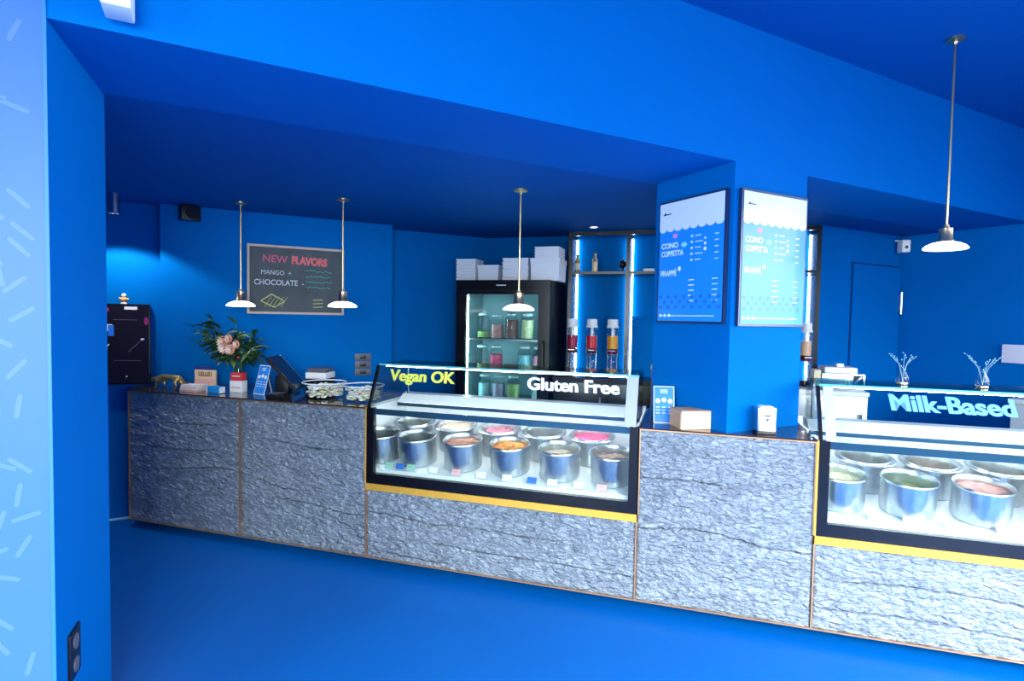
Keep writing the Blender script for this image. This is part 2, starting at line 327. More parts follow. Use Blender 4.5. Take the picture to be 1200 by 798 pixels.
# ---------------------------------------------------------------- display cases
def case(s0, s1, il, label, rimz, words):
    """s0..s1 outer frame along the counter, il = hidden extra interior to the left"""
    t = cthing('display_case', label, 'display case', s0, 0, 0)
    L = s1-s0; zb, z1 = .53, 1.0
    bm = NB(); ab(bm, 0, L, -.004, .03, zb, .592); ab(bm, 0, .048, -.004, .03, .592, z1-.003); ab(bm, L-.046, L, -.004, .03, .592, z1-.003)
    mesh('front_frame', bm, blackf, t)
    box('gold_trim', -.004, L+.002, -.008, .03, .489, .529, gold, t)
    box('gold_trim', -.010, -.0005, -.006, .03, .53, .998, gold, t)
    box('front_glass', .048, L-.046, .004, .010, .592, .992, glassd, t)
    # slanted upper glass and top glass
    bm = NB(); x0, x1 = .012, L-.012
    y0, z0, y1, zt = .004, .998, .118, 1.252
    v = [bm.verts.new(p) for p in ((x0, y0, z0), (x1, y0, z0), (x1, y1, zt), (x0, y1, zt), (x0, y0+.008, z0), (x1, y0+.008, z0), (x1, y1+.008, zt), (x0, y1+.008, zt))]
    for f in ((0,1,2,3),(7,6,5,4),(0,4,5,1),(1,5,6,2),(2,6,7,3),(3,7,4,0)): bm.faces.new([v[i] for i in f])
    mesh('upper_glass', bm, glassd, t)
    tg = box('top_glass', x0, x1, y1+.002, .46, 1.252, 1.262, glasst, t)
    box('glass_edge', x0, x1, y1-.001, y1+.002, 1.251, 1.263, edge, t)
    for nm, xa, xb in (('end_glass', .010, .016), ('end_glass', L-.016, L-.010)):
        bm = NB(); pr_ = [(.02, 1.0), (.42, 1.0), (.42, 1.25), (.122, 1.25)]
        A = [bm.verts.new((xa, y, z)) for y, z in pr_]; B = [bm.verts.new((xb, y, z)) for y, z in pr_]
        bm.faces.new(A); bm.faces.new(B[::-1])
        for i in range(4): bm.faces.new((A[i], B[i], B[(i+1) % 4], A[(i+1) % 4]))
        mesh(nm, bm, glassd, t)
    def slant(nm, xa, xb, th, m):
        bm = NB(); d = .004
        v = [bm.verts.new(p) for p in ((xa, y0-d, z0), (xb, y0-d, z0), (xb, y1-d, zt), (xa, y1-d, zt), (xa, y0-d+th, z0), (xb, y0-d+th, z0), (xb, y1-d+th, zt), (xa, y1-d+th, zt))]
        for f in ((0,1,2,3),(7,6,5,4),(0,4,5,1),(1,5,6,2),(2,6,7,3),(3,7,4,0)): bm.faces.new([v[i] for i in f])
        return mesh(nm, bm, m, t)
    slant('side_bracket', .0, .016, .02, blackf)
    slant('frosted_border', L-.075, L-.014, .003, mat('frosted_border', (.40, .45, .55), .4))
    if s0 > 0: slant('frosted_border', .03, .075, .003, bpy.data.materials['frosted_border'])
    # interior
    il0 = -il
    bm = NB(); v = ab(bm, il0, L-.01, .035, .74, .56, .606)
    for q in v[4:]: q.co.z = .6075+.1405*q.co.y
    mesh('sloped_deck', bm, stainw, t)
    box('rear_wall', il0, L-.01, .7405, .76, .56, 1.0, stainw, t)
    box('upper_rail', .05, L-.048, .012, .019, .956, .992, railm, t)
    box('side_wall', il0-.012, il0, .1 if il else .035, .74, .60, .97, stainw, t)
    box('side_wall', L-.009, L-.001, .035, .74, .60, .985, stainw, t)
    box('base_box', .02, L-.02, .16, .74, .05, .59, blackm, t)
    bm = NB(); v = ab(bm, .02, L-.02, .345, .52, .985, 1.035)
    for q in (v[4], v[5]): q.co.y = .43
    lb = mesh('light_bar', bm, stainw, t)
    bm = NB(); ab(bm, .02, L-.02, .345, .358, .962, .984); mesh('bar_lip', bm, railm, t)
    box('led_strip', .05, L-.05, .362, .380, .9785, .984, led_case, lb)
    box('led_strip', .06, L-.06, y1+.006, y1+.014, 1.246, 1.2505, led_case, t)
    for x in (.05, L-.05): bm = NB(); tube(bm, [(x, .44, 1.036), (x, .44, 1.25)], .008, 10); mesh('glass_post', bm, chrome, t)
    ang = math.atan2(y1-y0, zt-z0)
    for (body, size, xx, zz, m, sq) in words:
        bm = NB()
        for dx, dy in ((-.0022, 0), (.0022, -.0002), (0, -.0004)): text_bm(bm, body, size, dx, dy, 0, bold=size*.022, squash=sq, shear=-.10)
        o = mesh('lettering', bm, m, t); fr = (zz-z0)/(zt-z0)
        o.location = (xx, y0+(y1-y0)*fr-.006, zz); o.rotation_euler = (-ang, 0, 0)
    return t
railm = mat('blue_grey_rail', (.05, .13, .20), .2, .6)
yel = mat('yellow_letters', (.80, .85, .10), .5, emit=None); whl = mat('white_letters', (.85, .87, .92), .5); bll = mat('pale_blue_letters', (.12, .38, .78), .5)
case(S[2]+.004, S[3]-.002, .13, 'glass display case of gelato tubs lettered Vegan OK and Gluten Free', .81,
     [('Vegan OK', .10, .115, 1.166, yel, 1.02), ('Gluten Free', .103, 1.0, 1.158, whl, 1.05)])
case(S[4]+.004, S[5]-.002, 0, 'glass display case of gelato tubs lettered Milk-Based, at the right', .75,
     [('Milk-Based', .113, .315, 1.158, bll, 1.02)])

# ---------------------------------------------------------------- gelato tubs
def tub_mesh(h, flange):
    r = .120; bm = NB()
    pr_ = [(0, 0), (r-.012, 0), (r-.004, .006), (r-.002, .02), (r-.002, h-.014), (r+.002, h-.012), (r+.005, h-.006), (r+.003, h), (r-.002, h+.001), (r-.006, h-.004), (r-.008, h-.03), (r-.010, .02), (0, .015)]
    if flange: pr_ = [(0, 0), (r-.012, 0), (r-.004, .006), (r-.002, h-.014), (r-.002, h-.006), (r+.022, h-.005), (r+.025, h-.002), (r+.022, h+.001), (r+.004, h+.001), (r+.002, h+.006), (r-.003, h+.006), (r-.006, h-.004), (r-.008, h-.03), (r-.010, .02), (0, .015)]
    al(bm, pr_, seg=48); return bm
def tub(s, u, z, h, col, colname, level, label, group, flange=False, src={}):
    u += .139*h; z = .608+.1405*u
    t = cthing('gelato_tub', label, 'tub', s, u, z, group); t.rotation_euler = (Matrix.Rotation(A45, 3, 'Z') @ Matrix.Rotation(R(8), 3, 'X')).to_euler()
    k = (h, flange)
    if k not in src: src[k] = mesh('container', tub_mesh(h, flange), steel, t, smooth=True)
    else: o = src[k].copy(); COL.objects.link(o); o.parent = t
    if col:
        bm = NB(); r = .111; n = 14; rg = 8; z0 = h*level; cv = bm.verts.new((0, 0, z0+.006)); prev = None
        for i in range(1, rg+1):
            rr = r*i/rg; ring = []
            for q in range(28):
                a = 2*PI*q/28; dz = .012*noise.noise(Vector((math.cos(a)*rr*30+s*9, math.sin(a)*rr*30, 1))) if i < rg else -.004
                ring.append(bm.verts.new((rr*math.cos(a), rr*math.sin(a), z0+dz)))
            for q in range(28):
                j = (q+1) % 28
                if prev is None: bm.faces.new((cv, ring[q], ring[j]))
                else: bm.faces.new((prev[q], ring[q], ring[j], prev[j]))
            prev = ring
        m = bpy.data.materials.get(colname) or gelm(colname, col)
        mesh('gelato', bm, m, t, smooth=True)
    return t
g1f, g1r = 'steel tubs in the front row of the left display case', 'steel tubs in the back row of the left display case'
DARK = (.09, .085, .08)  # colour of the disc set inside the empty and dark tubs
for (s, c, nm, lv, lb) in [(-1.868, DARK, 'dark_tub_disc', .35, 'leftmost steel tub of the front row, cut off by the black frame'),
        (-1.612, DARK, 'dark_tub_disc', .35, 'nearly empty steel tub below the letters Vegan'),
        (-1.302, (.50, .22, .15), 'gelato_salmon', .84, 'steel tub of salmon-brown gelato in the front row'),
        (-.996, (.86, .30, .05), 'gelato_orange', .84, 'steel tub of bright orange gelato'),
        (-.690, (.42, .33, .24), 'gelato_tan', .72, 'steel tub of pale tan gelato right of the orange one'),
        (-.385, (.40, .27, .19), 'gelato_brown', .76, 'rightmost front tub of the left case, light brown gelato')]:
    tub(s, .185, .636, .174, c, nm, lv, lb, g1f)
for (s, c, nm, lv, lb) in [(-1.765, DARK, 'dark_tub_disc', .3, 'empty steel tub at the left end of the back row'),
        (-1.458, (.55, .38, .28), 'gelato_beige', .86, 'back-row steel tub of beige gelato'),
        (-1.150, (.36, .13, .17), 'gelato_mauve', .82, 'back-row steel tub of mauve gelato behind the orange one'),
        (-.846, DARK, 'dark_tub_disc', .55, 'back-row steel tub with dark grey bottom between mauve and raspberry'),
        (-.540, (.62, .07, .16), 'gelato_raspberry', .86, 'back-row steel tub of raspberry red gelato')]:
    tub(s, .455, .661, .168, c, nm, lv, lb, g1r, True)
g2f, g2r = 'steel tubs in the front row of the right display case', 'steel tubs in the back row of the right display case'
for (s, c, nm, lv, lb) in [(.775, (.62, .58, .34), 'gelato_lemon', .78, 'steel tub of pale yellow gelato at the left of the right case'),
        (1.08, (.18, .22, .05), 'gelato_pistachio', .62, 'steel tub of green pistachio gelato'),
        (1.385, (.55, .27, .23), 'gelato_pink', .84, 'steel tub of pink gelato at the right edge of the photo'),
        (1.69, (.5, .4, .3), 'gelato_beige', .8, 'beige gelato tub beyond the pink one'), (1.995, (.4, .3, .2), 'gelato_brown', .8, 'brown gelato tub, farthest right of the front row')]:
    tub(s, .185, .636, .174, c, nm, lv, lb, g2f)
for (s, c, nm, lv, lb) in [(.955, DARK, 'dark_tub_disc', .35, 'empty steel tub behind the pale yellow gelato'),
        (1.26, (.20, .10, .05), 'gelato_caramel', .4, 'back-row steel tub with a scrap of orange-brown gelato'),
        (1.565, DARK, 'dark_tub_disc', .5, 'dark back-row steel tub behind the pink gelato'), (1.87, (.5, .35, .25), 'gelato_beige', .8, 'beige back-row tub, farthest right')]:
    tub(s, .455, .661, .168, c, nm, lv, lb, g2r, True)
# small price cards lying in front of the tubs
cardw = mat('card_white', (.88, .88, .86), .5); cardp = mat('card_pink', (.85, .45, .45), .5); cardg = mat('card_green', (.35, .6, .48), .5); cardb = mat('card_blue', (.04, .16, .55), .5)
cards = [(-1.74, cardg, 'green'), (-1.665, cardb, 'dark blue'), (-1.59, cardg, 'pale green'), (-1.44, cardw, 'white'), (-1.29, cardp, 'pink'), (-1.13, cardw, 'white'), (-.97, cardw, 'white'), (-.82, cardb, 'blue'), (-.70, cardw, 'white'), (-.55, cardw, 'white'), (-.42, cardp, 'pink'),
         (.90, cardw, 'white'), (1.05, cardw, 'white'), (1.22, cardw, 'white'), (1.42, cardp, 'pink')]
where = {-1.74: 'at the far left', -1.665: 'at the far left', -1.59: 'below the empty tub', -1.44: 'left of the salmon tub', -1.29: 'below the salmon tub', -1.13: 'right of the salmon tub', -.97: 'below the orange tub', -.82: 'right of the orange tub', -.70: 'below the tan tub', -.55: 'right of the tan tub', -.42: 'below the rightmost tub',
         .90: 'below the pale yellow tub', 1.05: 'left of the pistachio tub', 1.22: 'right of the pistachio tub', 1.42: 'below the pink tub'}
for s, m, cn_ in cards:
    t = cthing('flavour_card', '%s flavour card on the white deck %s' % (cn_, where[s]), 'card', s, .062, .6195, 'small flavour cards in front of the gelato tubs')
    bm = NB(); v = [bm.verts.new(p) for p in ((-.028, -.010, .0), (.028, -.010, 0), (.028, .008, .03), (-.028, .008, .03), (-.028, -.008, 0), (.028, -.008, 0), (.028, .010, .03), (-.028, .010, .03))]
    for f in ((0,1,2,3),(7,6,5,4),(0,4,5,1),(1,5,6,2),(2,6,7,3),(3,7,4,0)): bm.faces.new([v[i] for i in f])
    mesh('card', bm, m, t)
    bm = NB(); ab(bm, -.02, .02, -.004, -.0015, .008, .0095); ab(bm, -.02, .010, .0005, .003, .016, .0185); mesh('print', bm, blackm, t)['kind'] = 'stuff'

# glass bottle vases with sprigs standing on the right case
for s, lb in ((1.065, 'small glass vase with a dry sprig on the glass top, nearer the staff door'), (1.405, 'small glass vase with a dry sprig on the glass top above the letters Based')):
    t = cthing('bud_vase', lb, 'vase', s, .29, 1.2625, 'bud vases on the right display case')
    lathe('vase_glass', [(0, 0), (.026, 0), (.029, .01), (.028, .04), (.013, .07), (.011, .10), (.014, .105)], glassj, t, seg=20)
    lathe('sand', [(0, .002), (.024, .003), (.024, .010), (0, .012)], brass, t, seg=16)
    bm = NB(); random.seed(int(s*100))
    for k in range(5):
        a = random.uniform(0, 2*PI); l = random.uniform(.05, .09)
        p1 = Vector((.25*l*math.cos(a), .25*l*math.sin(a), .10)); p2 = Vector((l*.8*math.cos(a), l*.8*math.sin(a), .10+l*.7))
        tube(bm, [(0, 0, .02), p1, p2], .0011, 5)
        for q in range(4): 
            c = p1.lerp(p2, .4+.2*q)+Vector((random.uniform(-.008, .008), random.uniform(-.008, .008), .004)); bmesh.ops.create_icosphere(bm, subdivisions=1, radius=.0035, matrix=Matrix.Translation(c))
    sg = cthing('dried_sprig', 'pale dried sprig in the glass vase %s' % ('nearer the staff door' if s < 1.2 else 'above the letters Based'), 'sprig', s, .29, 1.2625, 'sprigs in the bud vases')
    mesh('twigs', bm, mat('dried_sprig_%s' % ('a' if s < 1.2 else 'b'), (.20, .36, .42), .7), sg)

# ---------------------------------------------------------------- menu boards on the pillar
navy = mat('menu_frame', (.01, .03, .10), .3); menub = mat('menu_blue', (.01, .27, .90), .38, coat=.06); menuw = mat('menu_white', (.70, .82, .95), .38, coat=.06)
menul = mat('menu_lettering', (.80, .92, 1), .3); menup = mat('menu_pattern', (.01, .17, .66), .38, coat=.06)
pinkm = mat('pink_scoop', (.85, .25, .6), .4); teal = mat('teal_scoop', (.25, .75, .85), .4)
def menu(label, loc, rz, W, H):
    t = thing('menu_board', label, 'menu board', loc, rz, 'menu boards on the blue pillar')
    box('frame', 0, W, -.022, -.001, 0, H, navy, t)
    box('sheet', .012, W-.012, -.024, -.022, .012, H-.012, menub, t)
    y = -.024
    n = 8; z0 = H-.155; pts = [(W-.012, H-.012), (.012, H-.012)]
    pw = (W-.024)/n
    for i in range(n):
        for k in range(7):
            a = PI*(k/6); pts.append((.012+pw*i+pw/2-pw/2*math.cos(a), z0-.020*math.sin(a)))
    bm = NB(); plate(bm, pts, y); mesh('scalloped_header', bm, menuw, t)
    bm = NB()
    text_bm(bm, 'CONO', .042, .03, y, H-.265, bold=.0009); text_bm(bm, 'COPPETTA', .042, .03, y, H-.31, bold=.0009, squash=.82)
    text_bm(bm, 'FRAPPÉ', .042, .03, y, H-.42, bold=.0009, squash=.9)
    for i in range(5): bar(bm, .255, H-.215-.032*i, .268, H-.215-.032*i, .010, y); bar(bm, .285, H-.215-.032*i, .325+.015*(i % 2), H-.215-.032*i, .004, y); bar(bm, .42, H-.22-.032*i, .445, H-.22-.032*i, .004, y)
    for i in range(5): bar(bm, .245, H-.45-.028*i, .285, H-.45-.028*i, .005, y); bar(bm, .41, H-.45-.028*i, .445, H-.45-.028*i, .004, y)
    for k, r_ in enumerate((.006, .008, .010)): disc(bm, .355, H-.235-.028*k, r_, r_, y)
    disc(bm, .175, H-.385, .011, .013, y)
    bar(bm, .03, .04, W-.06, .042, .004, y)
    for i in range(3): disc(bm, .035+.035*i, .042, .009, .009, y)
    mesh('lettering', bm, menul, t)['kind'] = 'stuff'
    bm = NB(); bar(bm, .04, H-.075, .10, H-.073, .006, y-.001); disc(bm, .055, H-.07, .007, .006, y-.001); mesh('heading', bm, navy, t)
    bm = NB(); disc(bm, .135, H-.20, .018, .013, y); mesh('pink_dot', bm, pinkm, t)
    bm = NB(); disc(bm, .205, H-.255, .021, .014, y); mesh('teal_dot', bm, teal, t)
    bm = NB()
    for r_ in range(3):
        for i in range(8):
            cx = .035+.06*i+(.03 if r_ % 2 else 0); cz = .145-.028*r_
            if cx < W-.03: disc(bm, cx, cz, .018, .013, y, seg=4)
    mesh('diamond_pattern', bm, menup, t)
    return t
menu('menu board on the shaded left face of the pillar, white scalloped top over blue', (2.2995, 2.512, 1.553), -PI/2, .488, .685)
menu('menu board on the bright front face of the pillar, washed pale by daylight', (2.331, 1.9995, 1.545), 0, .510, .690)

# ---------------------------------------------------------------- pendant lamps
def pendant(x, y, zc, zl, label):
    t = thing('pendant_lamp', label, 'lamp', (x, y, zc), 0, 'brass pendant lamps over the counter'); d = zl-zc
    lathe('ceiling_rose', [(0, -.0005), (.042, -.0005), (.042, -.012), (.012, -.018), (.008, -.03), (0, -.03)], brass, t)
    bm = NB(); tube(bm, [(0, 0, -.028), (0, 0, d+.085)], .006, 10); mesh('rod', bm, brass, t, smooth=True)
    lathe('neck', [(0, d+.10), (.012, d+.10), (.014, d+.085), (.030, d+.08), (.031, d+.025), (.036, d+.018), (.036, d+.010), (0, d+.010)], brass, t)
    lathe('shade', [(0, d+.012), (.034, d+.012), (.060, d+.006), (.085, d-.006), (.097, d-.018), (.099, d-.024), (.092, d-.028), (.05, d-.030), (0, d-.030)], opal, t, seg=40)
    return t
pendant(.176, 4.575, ZS, 1.64, 'brass pendant lamp left of the chalkboard')
pendant(.795, 4.036, ZS, 1.645, 'brass pendant lamp overlapping the right edge of the chalkboard')
pendant(1.697, 3.124, ZS, 1.64, 'brass pendant lamp hanging before the glass-door fridge')
pendant(3.373, 1.563, ZC, 1.99, 'long-rod brass pendant lamp hanging from the high ceiling, at the right')

# ---------------------------------------------------------------- chalkboard
slb = vary(mat('chalkboard_slate', (.055, .07, .085), .6), 6, .5); palew = vary(mat('pale_wood_frame', (.55, .42, .36), .5), 18, .15)
t = thing('chalkboard', 'wood-framed chalkboard reading NEW FLAVORS in pink chalk on the rear wall', 'chalkboard', (.235, 4.969, 1.56))
W, H = .75, .555
box('board', .014, W-.014, -.018, -.001, .014, H-.014, slb, t)
for q in ((0, W, H-.018, H), (0, W, 0, .018), (0, .018, .018, H-.018), (W-.018, W, .018, H-.018)): box('frame_rail', q[0], q[1], -.026, -.0015, q[2], q[3], palew, t)
def chalk(n, c): return vary(mat(n, c, .8), 60, .3)
bm = NB(); text_bm(bm, 'NEW', .082, .11, -.018, .42, bold=.0012, rot=-.02); mesh('chalk_words', bm, chalk('chalk_pink', (.62, .12, .20)), t)
bm = NB(); text_bm(bm, 'FLAVORS', .085, .33, -.018, .415, bold=.0045, squash=.80, rot=-.03); mesh('chalk_words', bm, chalk('chalk_coral', (.80, .16, .18)), t)
bm = NB(); text_bm(bm, 'MANGO  +', .052, .10, -.018, .32, rot=-.02, squash=.9); text_bm(bm, 'CHOCOLATE  -', .062, .05, -.018, .235, bold=.0008, rot=.0, squash=.88); mesh('chalk_words', bm, chalk('chalk_white', (.55, .62, .70)), t)
bm = NB(); cz = .105
for k in range(5): bar(bm, .13+.03*k-.0, cz-.045+.008*k*0+abs(2-k)*0, .13+.03*k+.05, cz+.035, .004, -.018)
for a in ((.10, cz, .18, cz+.055), (.18, cz+.055, .28, cz), (.28, cz, .20, cz-.05), (.20, cz-.05, .10, cz)): bar(bm, *a, .009, -.018)
for k in range(3): bar(bm, .50, .12-.03*k, .58, .125-.03*k, .006, -.018)
mesh('chalk_drawing', bm, chalk('chalk_yellow', (.50, .52, .18)), t)
bm = NB(); random.seed(5)
for k in range(4):
    z = .36-.045*k; x = .44
    while x < .64: l = random.uniform(.01, .03); bar(bm, x, z+random.uniform(-.006, .006), x+l, z+random.uniform(-.01, .01), .006, -.018); x += l+.004
mesh('chalk_scribble', bm, chalk('chalk_green', (.06, .38, .30)), t)['kind'] = 'stuff'

# switch plates on the rear wall
t = thing('switch_panel', 'column of grey switch plates on the rear blue wall above the glass bowls', 'switch', (1.085, 4.969, 1.035))
grm = vary(mat('grey_switch', (.10, .10, .13), .4), 12, .1)
for k in range(3): box('plate', 0, .14, -.010, -.001, .066*k, .066*k+.06, grm, t, bev=.002); box('rocker', .045, .095, -.015, -.0101, .066*k+.014, .066*k+.046, blackm, t, bev=.001)
# socket in the jamb
t = thing('wall_socket', 'black double wall socket low on the left jamb', 'socket', (-.3975, 2.10, .425), R(90)+math.atan2(-.048, .6))
box('plate', 0, .10, -.010, -.0015, 0, .15, blackm, t, bev=.002)
for k in range(2): 
    bm = NB(); disc(bm, .05, .038+.073*k, .024, .024, -.010, .003, 20); mesh('outlet', bm, grm, t)

# ---------------------------------------------------------------- far left: spotlight, wall screen, ornament
t = thing('ceiling_spotlight', 'silver cylinder spotlight hanging from the soffit at the far left', 'spotlight', (-.60, 4.72, ZS))
lathe('housing', [(0, -.0005), (.034, -.0005), (.034, -.125), (.038, -.128), (.038, -.136), (.030, -.136), (.028, -.11), (0, -.11)], chrome, t)
lathe('lamp_face', [(0, -.113), (.027, -.113), (.027, -.116), (0, -.117)], opal, t)
sl = bpy.data.lights.new('spot_beam', 'SPOT'); sl.energy = 30; sl.spot_size = R(128); sl.spot_blend = .25; sl.shadow_soft_size = .025; sl.color = (1, .95, .88)
so = bpy.data.objects.new('spot_beam', sl); so.location = (-.60, 4.72, 2.205); COL.objects.link(so)
t = thing('wall_screen', 'black glossy wall screen with blue sticker and magenta edge at the far left', 'screen', (-.78, 5.058, 1.02))
box('casing', 0, .36, -.05, -.001, 0, .595, blackf, t, bev=.004)
scr = vary(mat('screen_face', (.012, .010, .020), .2), 3, .6); mg = mat('magenta_light_spots', (.30, .01, .14), .5); stk = mat('sticker_blue', (.02, .2, .75), .4)
box('screen_face', .010, .35, -.052, -.050, .012, .583, scr, t)
box('sticker', .065, .125, -.054, -.052, .395, .445, whitep, t); box('sticker', .10, .135, -.055, -.0541, .36, .44, stk, t)
bm = NB(); text_bm(bm, 'Y', .055, .075, -.053, .262, bold=.001); mesh('letter', bm, whitep, t)
bm = NB(); disc(bm, .085, .16, .010, .04, -.053); disc(bm, .335, .47, .014, .03, -.053); disc(bm, .09, .55, .018, .018, -.053); mesh('magenta_light_spots', bm, mg, t)  # flat magenta discs stand in for small lights on the screen
bm = NB(); bar(bm, .20, .565, .28, .565, .022, -.053); disc(bm, .31, .335, .013, .008, -.053); disc(bm, .21, .06, .006, .006, -.053); mesh('white_tag', bm, whitep, t)
bm = NB(); bar(bm, .22, .24, .31, .335, .006, -.053); bar(bm, .13, .18, .30, .175, .004, -.053); bar(bm, .13, .48, .28, .478, .004, -.053); mesh('grey_lines', bm, grm, t)
t = thing('toy_figure', 'tiny orange and white toy figure on top of the black wall screen', 'ornament', (-.585, 5.03, 1.6155))
om = mat('toy_orange', (.9, .42, .10), .5); 
lathe('base', [(0, 0), (.022, 0), (.022, .008), (.012, .012), (0, .012)], whitep, t, seg=16)
lathe('body', [(0, .012), (.018, .018), (.024, .032), (.018, .046), (0, .05)], om, t, seg=16)
bm = NB(); bmesh.ops.create_icosphere(bm, subdivisions=2, radius=.017, matrix=Matrix.Translation((0, 0, .062))); mesh('head', bm, whitep, t, smooth=True)
bm = NB(); bmesh.ops.create_icosphere(bm, subdivisions=2, radius=.009, matrix=Matrix.Translation((.024, 0, .036))); bmesh.ops.create_icosphere(bm, subdivisions=2, radius=.009, matrix=Matrix.Translation((-.024, 0, .040))); mesh('arms', bm, om, t, smooth=True)

# loudspeaker at the rear ceiling corner
t = thing('wall_loudspeaker', 'small black loudspeaker high on the rear wall left of the first pendant', 'speaker', (-.16, 4.90, 2.30), R(20))
box('cabinet', -.065, .065, -.05, .03, -.055, .055, blackm, t, bev=.006)
lathe('bracket', [(0, .055), (.012, .055), (.012, .0655), (0, .0655)], blackm, t, seg=12)
bm = NB(); disc(bm, 0, 0, .04, .04, -.0505, .004, 20); mesh('driver', bm, blackf, t)
# white camera box top-left on header, and dome camera on the right
t = thing('security_camera', 'white security camera housing high on the header at the top left', 'camera', (-.23, 1.999, 2.43))
box('housing', -.035, .035, -.13, -.03, -.045, .12, whitep, t, bev=.008)
box('mount', -.02, .02, -.03, -.0005, .02, .08, whitep, t)
bm = NB(); disc(bm, 0, -.01, .018, .018, -.13, .004, 18); mesh('lens', bm, whitep, t)
t = thing('security_camera', 'small white camera in the corner above the staff door', 'camera', (5.50, 2.90, 2.27), R(-35))
box('housing', -.035, .035, -.09, .0, -.06, .05, whitep, t, bev=.008)
box('mount', -.055, .02, -.012, .012, .045, .055, whitep, t)
bm = NB(); disc(bm, 0, -.015, .014, .014, -.09, .004, 18); mesh('lens', bm, blackm, t)
t = thing('recessed_downlight', 'round recessed downlight in the low ceiling before the bar shelves', 'downlight', (2.93, 4.05, ZS))
lathe('ring', [(.030, -.0005), (.045, -.0005), (.043, -.006), (.030, -.004)], chrome, t); lathe('lamp_face', [(0, -.001), (.030, -.001), (.030, -.003), (0, -.003)], opal, t)
# white backlit wall panel at right
t = thing('wall_panel', 'plain white rectangular panel on the right blue wall', 'panel', (XR-.0005, 2.13, 1.28), -PI/2)
box('face', 0, .62, -.03, 0, 0, .145, mat('panel_white', (.80, .78, .88), .4), t, bev=.004)
box('backing', .01, .61, -.0, .0004, .01, .135, grm, t)

# ---------------------------------------------------------------- back bar: shelves, back counter
bk = cthing('back_counter', 'black back counter under the bar shelves', 'counter')
box('body', -1.09, .33, 1.76, 2.395, .06, 1.03, blackm, bk)
box('plinth', -1.09, .33, 1.80, 2.395, 0, .06, blackm, bk)
for k in range(3): 
    dd = box('door', -1.085+.473*k, -1.085+.473*k+.466, 1.742, 1.76, .08, 1.02, blackf, bk, bev=.002)
    box('handle', -1.085+.473*k+.40, -1.085+.473*k+.412, 1.715, 1.741, .7, .9, steel, dd)
box('worktop', -1.095, .33, 1.735, 2.398, 1.03, 1.06, blackf, bk)
bk2 = cthing('steel_cabinet', 'pale steel cabinet behind the right display case', 'cabinet')
prism('body', [(.34, 1.70), (1.30, 1.70), (1.30, 2.37), (1.03, 2.10), (1.03, 2.38), (.34, 2.38)], .06, 1.03, steel, bk2)
box('plinth', .34, 1.03, 1.74, 2.08, 0, .06, blackm, bk2)
prism('top', [(.335, 1.68), (1.305, 1.68), (1.305, 2.375), (1.034, 2.105), (1.034, 2.39), (.335, 2.39)], 1.03, 1.06, stainw, bk2)
for k in range(2):
    dd = box('door', .345+.478*k, .345+.478*k+.47, 1.682, 1.70, .08, 1.02, steel, bk2, bev=.002); box('handle', .345+.478*k+.42, .345+.478*k+.434, 1.655, 1.681, .7, .9, chrome, dd)
sh = cthing('bar_shelving', 'tall black-framed bar shelving with white backlight strips', 'shelves')
PS = [-1.035, -.512, .01, .515, 1.02]
for s in PS: box('upright', s-.016, s+.016, 2.10, 2.40, 1.061, 2.355, blackf, sh)
for a, c in zip(PS, PS[1:]):
    box('top_rail', a+.016, c-.016, 2.10, 2.14, 2.325, 2.355, blackf, sh)
    box('shelf', a+.016, c-.016, 2.10, 2.385, 1.975, 1.998, blackf, sh)
    for (x0, x1) in ((a+.017, a+.023), (c-.023, c-.017)):
        box('light_strip', x0, x1, 2.36, 2.385, 1.07, 1.97, led, sh); box('light_strip', x0, x1, 2.36, 2.385, 2.0, 2.32, led, sh)
    box('back_board', a+.016, c-.016, 2.387, 2.398, 1.061, 2.355, paint, sh)
# juice dispensers
def dispenser(s, col, label):
    t = cthing('juice_dispenser', label, 'dispenser', s, 1.95, 1.0605, 'juice dispensers on the back counter', rot=.1)
    lathe('base', [(0, 0), (.055, 0), (.055, .012), (.035, .03), (.03, .045), (0, .045)], mat('dispenser_base', (.03, .02, .02), .35) if 'dispenser_base' not in bpy.data.materials else bpy.data.materials['dispenser_base'], t)
    bm = NB()
    for k in range(3): a = 2*PI*k/3+.4; tube(bm, [(.045*math.cos(a), .045*math.sin(a), .012), (.047*math.cos(a), .047*math.sin(a), .22)], .004, 6)
    mesh('legs', bm, chrome, t)
    lathe('lower_bulb', [(0, .05), (.03, .055), (.038, .09), (.034, .15), (.022, .185), (.022, .20)], glassj, t)
    lathe('collar', [(0, .20), (.042, .20), (.050, .215), (.050, .225), (.03, .245), (0, .245)], mat('dark_red', (.12, .01, .02), .3) if 'dark_red' not in bpy.data.materials else bpy.data.materials['dark_red'], t)
    lathe('cylinder_glass', [(.046, .245), (.049, .25), (.049, .42), (.046, .43)], glassj, t)
    lathe('juice', [(0, .247), (.044, .247), (.045, .36), (0, .36)], mat('juice_'+label.split()[0], col, .2), t)
    lathe('inner_tube', [(.012, .361), (.012, .43)], whitep, t, seg=12)
    lathe('cap', [(0, .43), (.050, .43), (.051, .445), (.045, .452), (.045, .495), (.040, .505), (0, .505)], whitep, t)
    bm = NB(); tube(bm, [(0, -.045, .225), (0, -.085, .225), (.0, -.09, .215)], .006, 8); ab(bm, -.025, .025, -.082, -.074, .229, .235); mesh('tap', bm, chrome, t)
dispenser(-.968, (.38, .01, .06), 'crimson juice dispenser beside the fridge, first of three')
dispenser(-.795, (.75, .02, .04), 'scarlet juice dispenser in the middle of the three')
dispenser(-.612, (.95, .38, .02), 'orange juice dispenser at the right of the three')
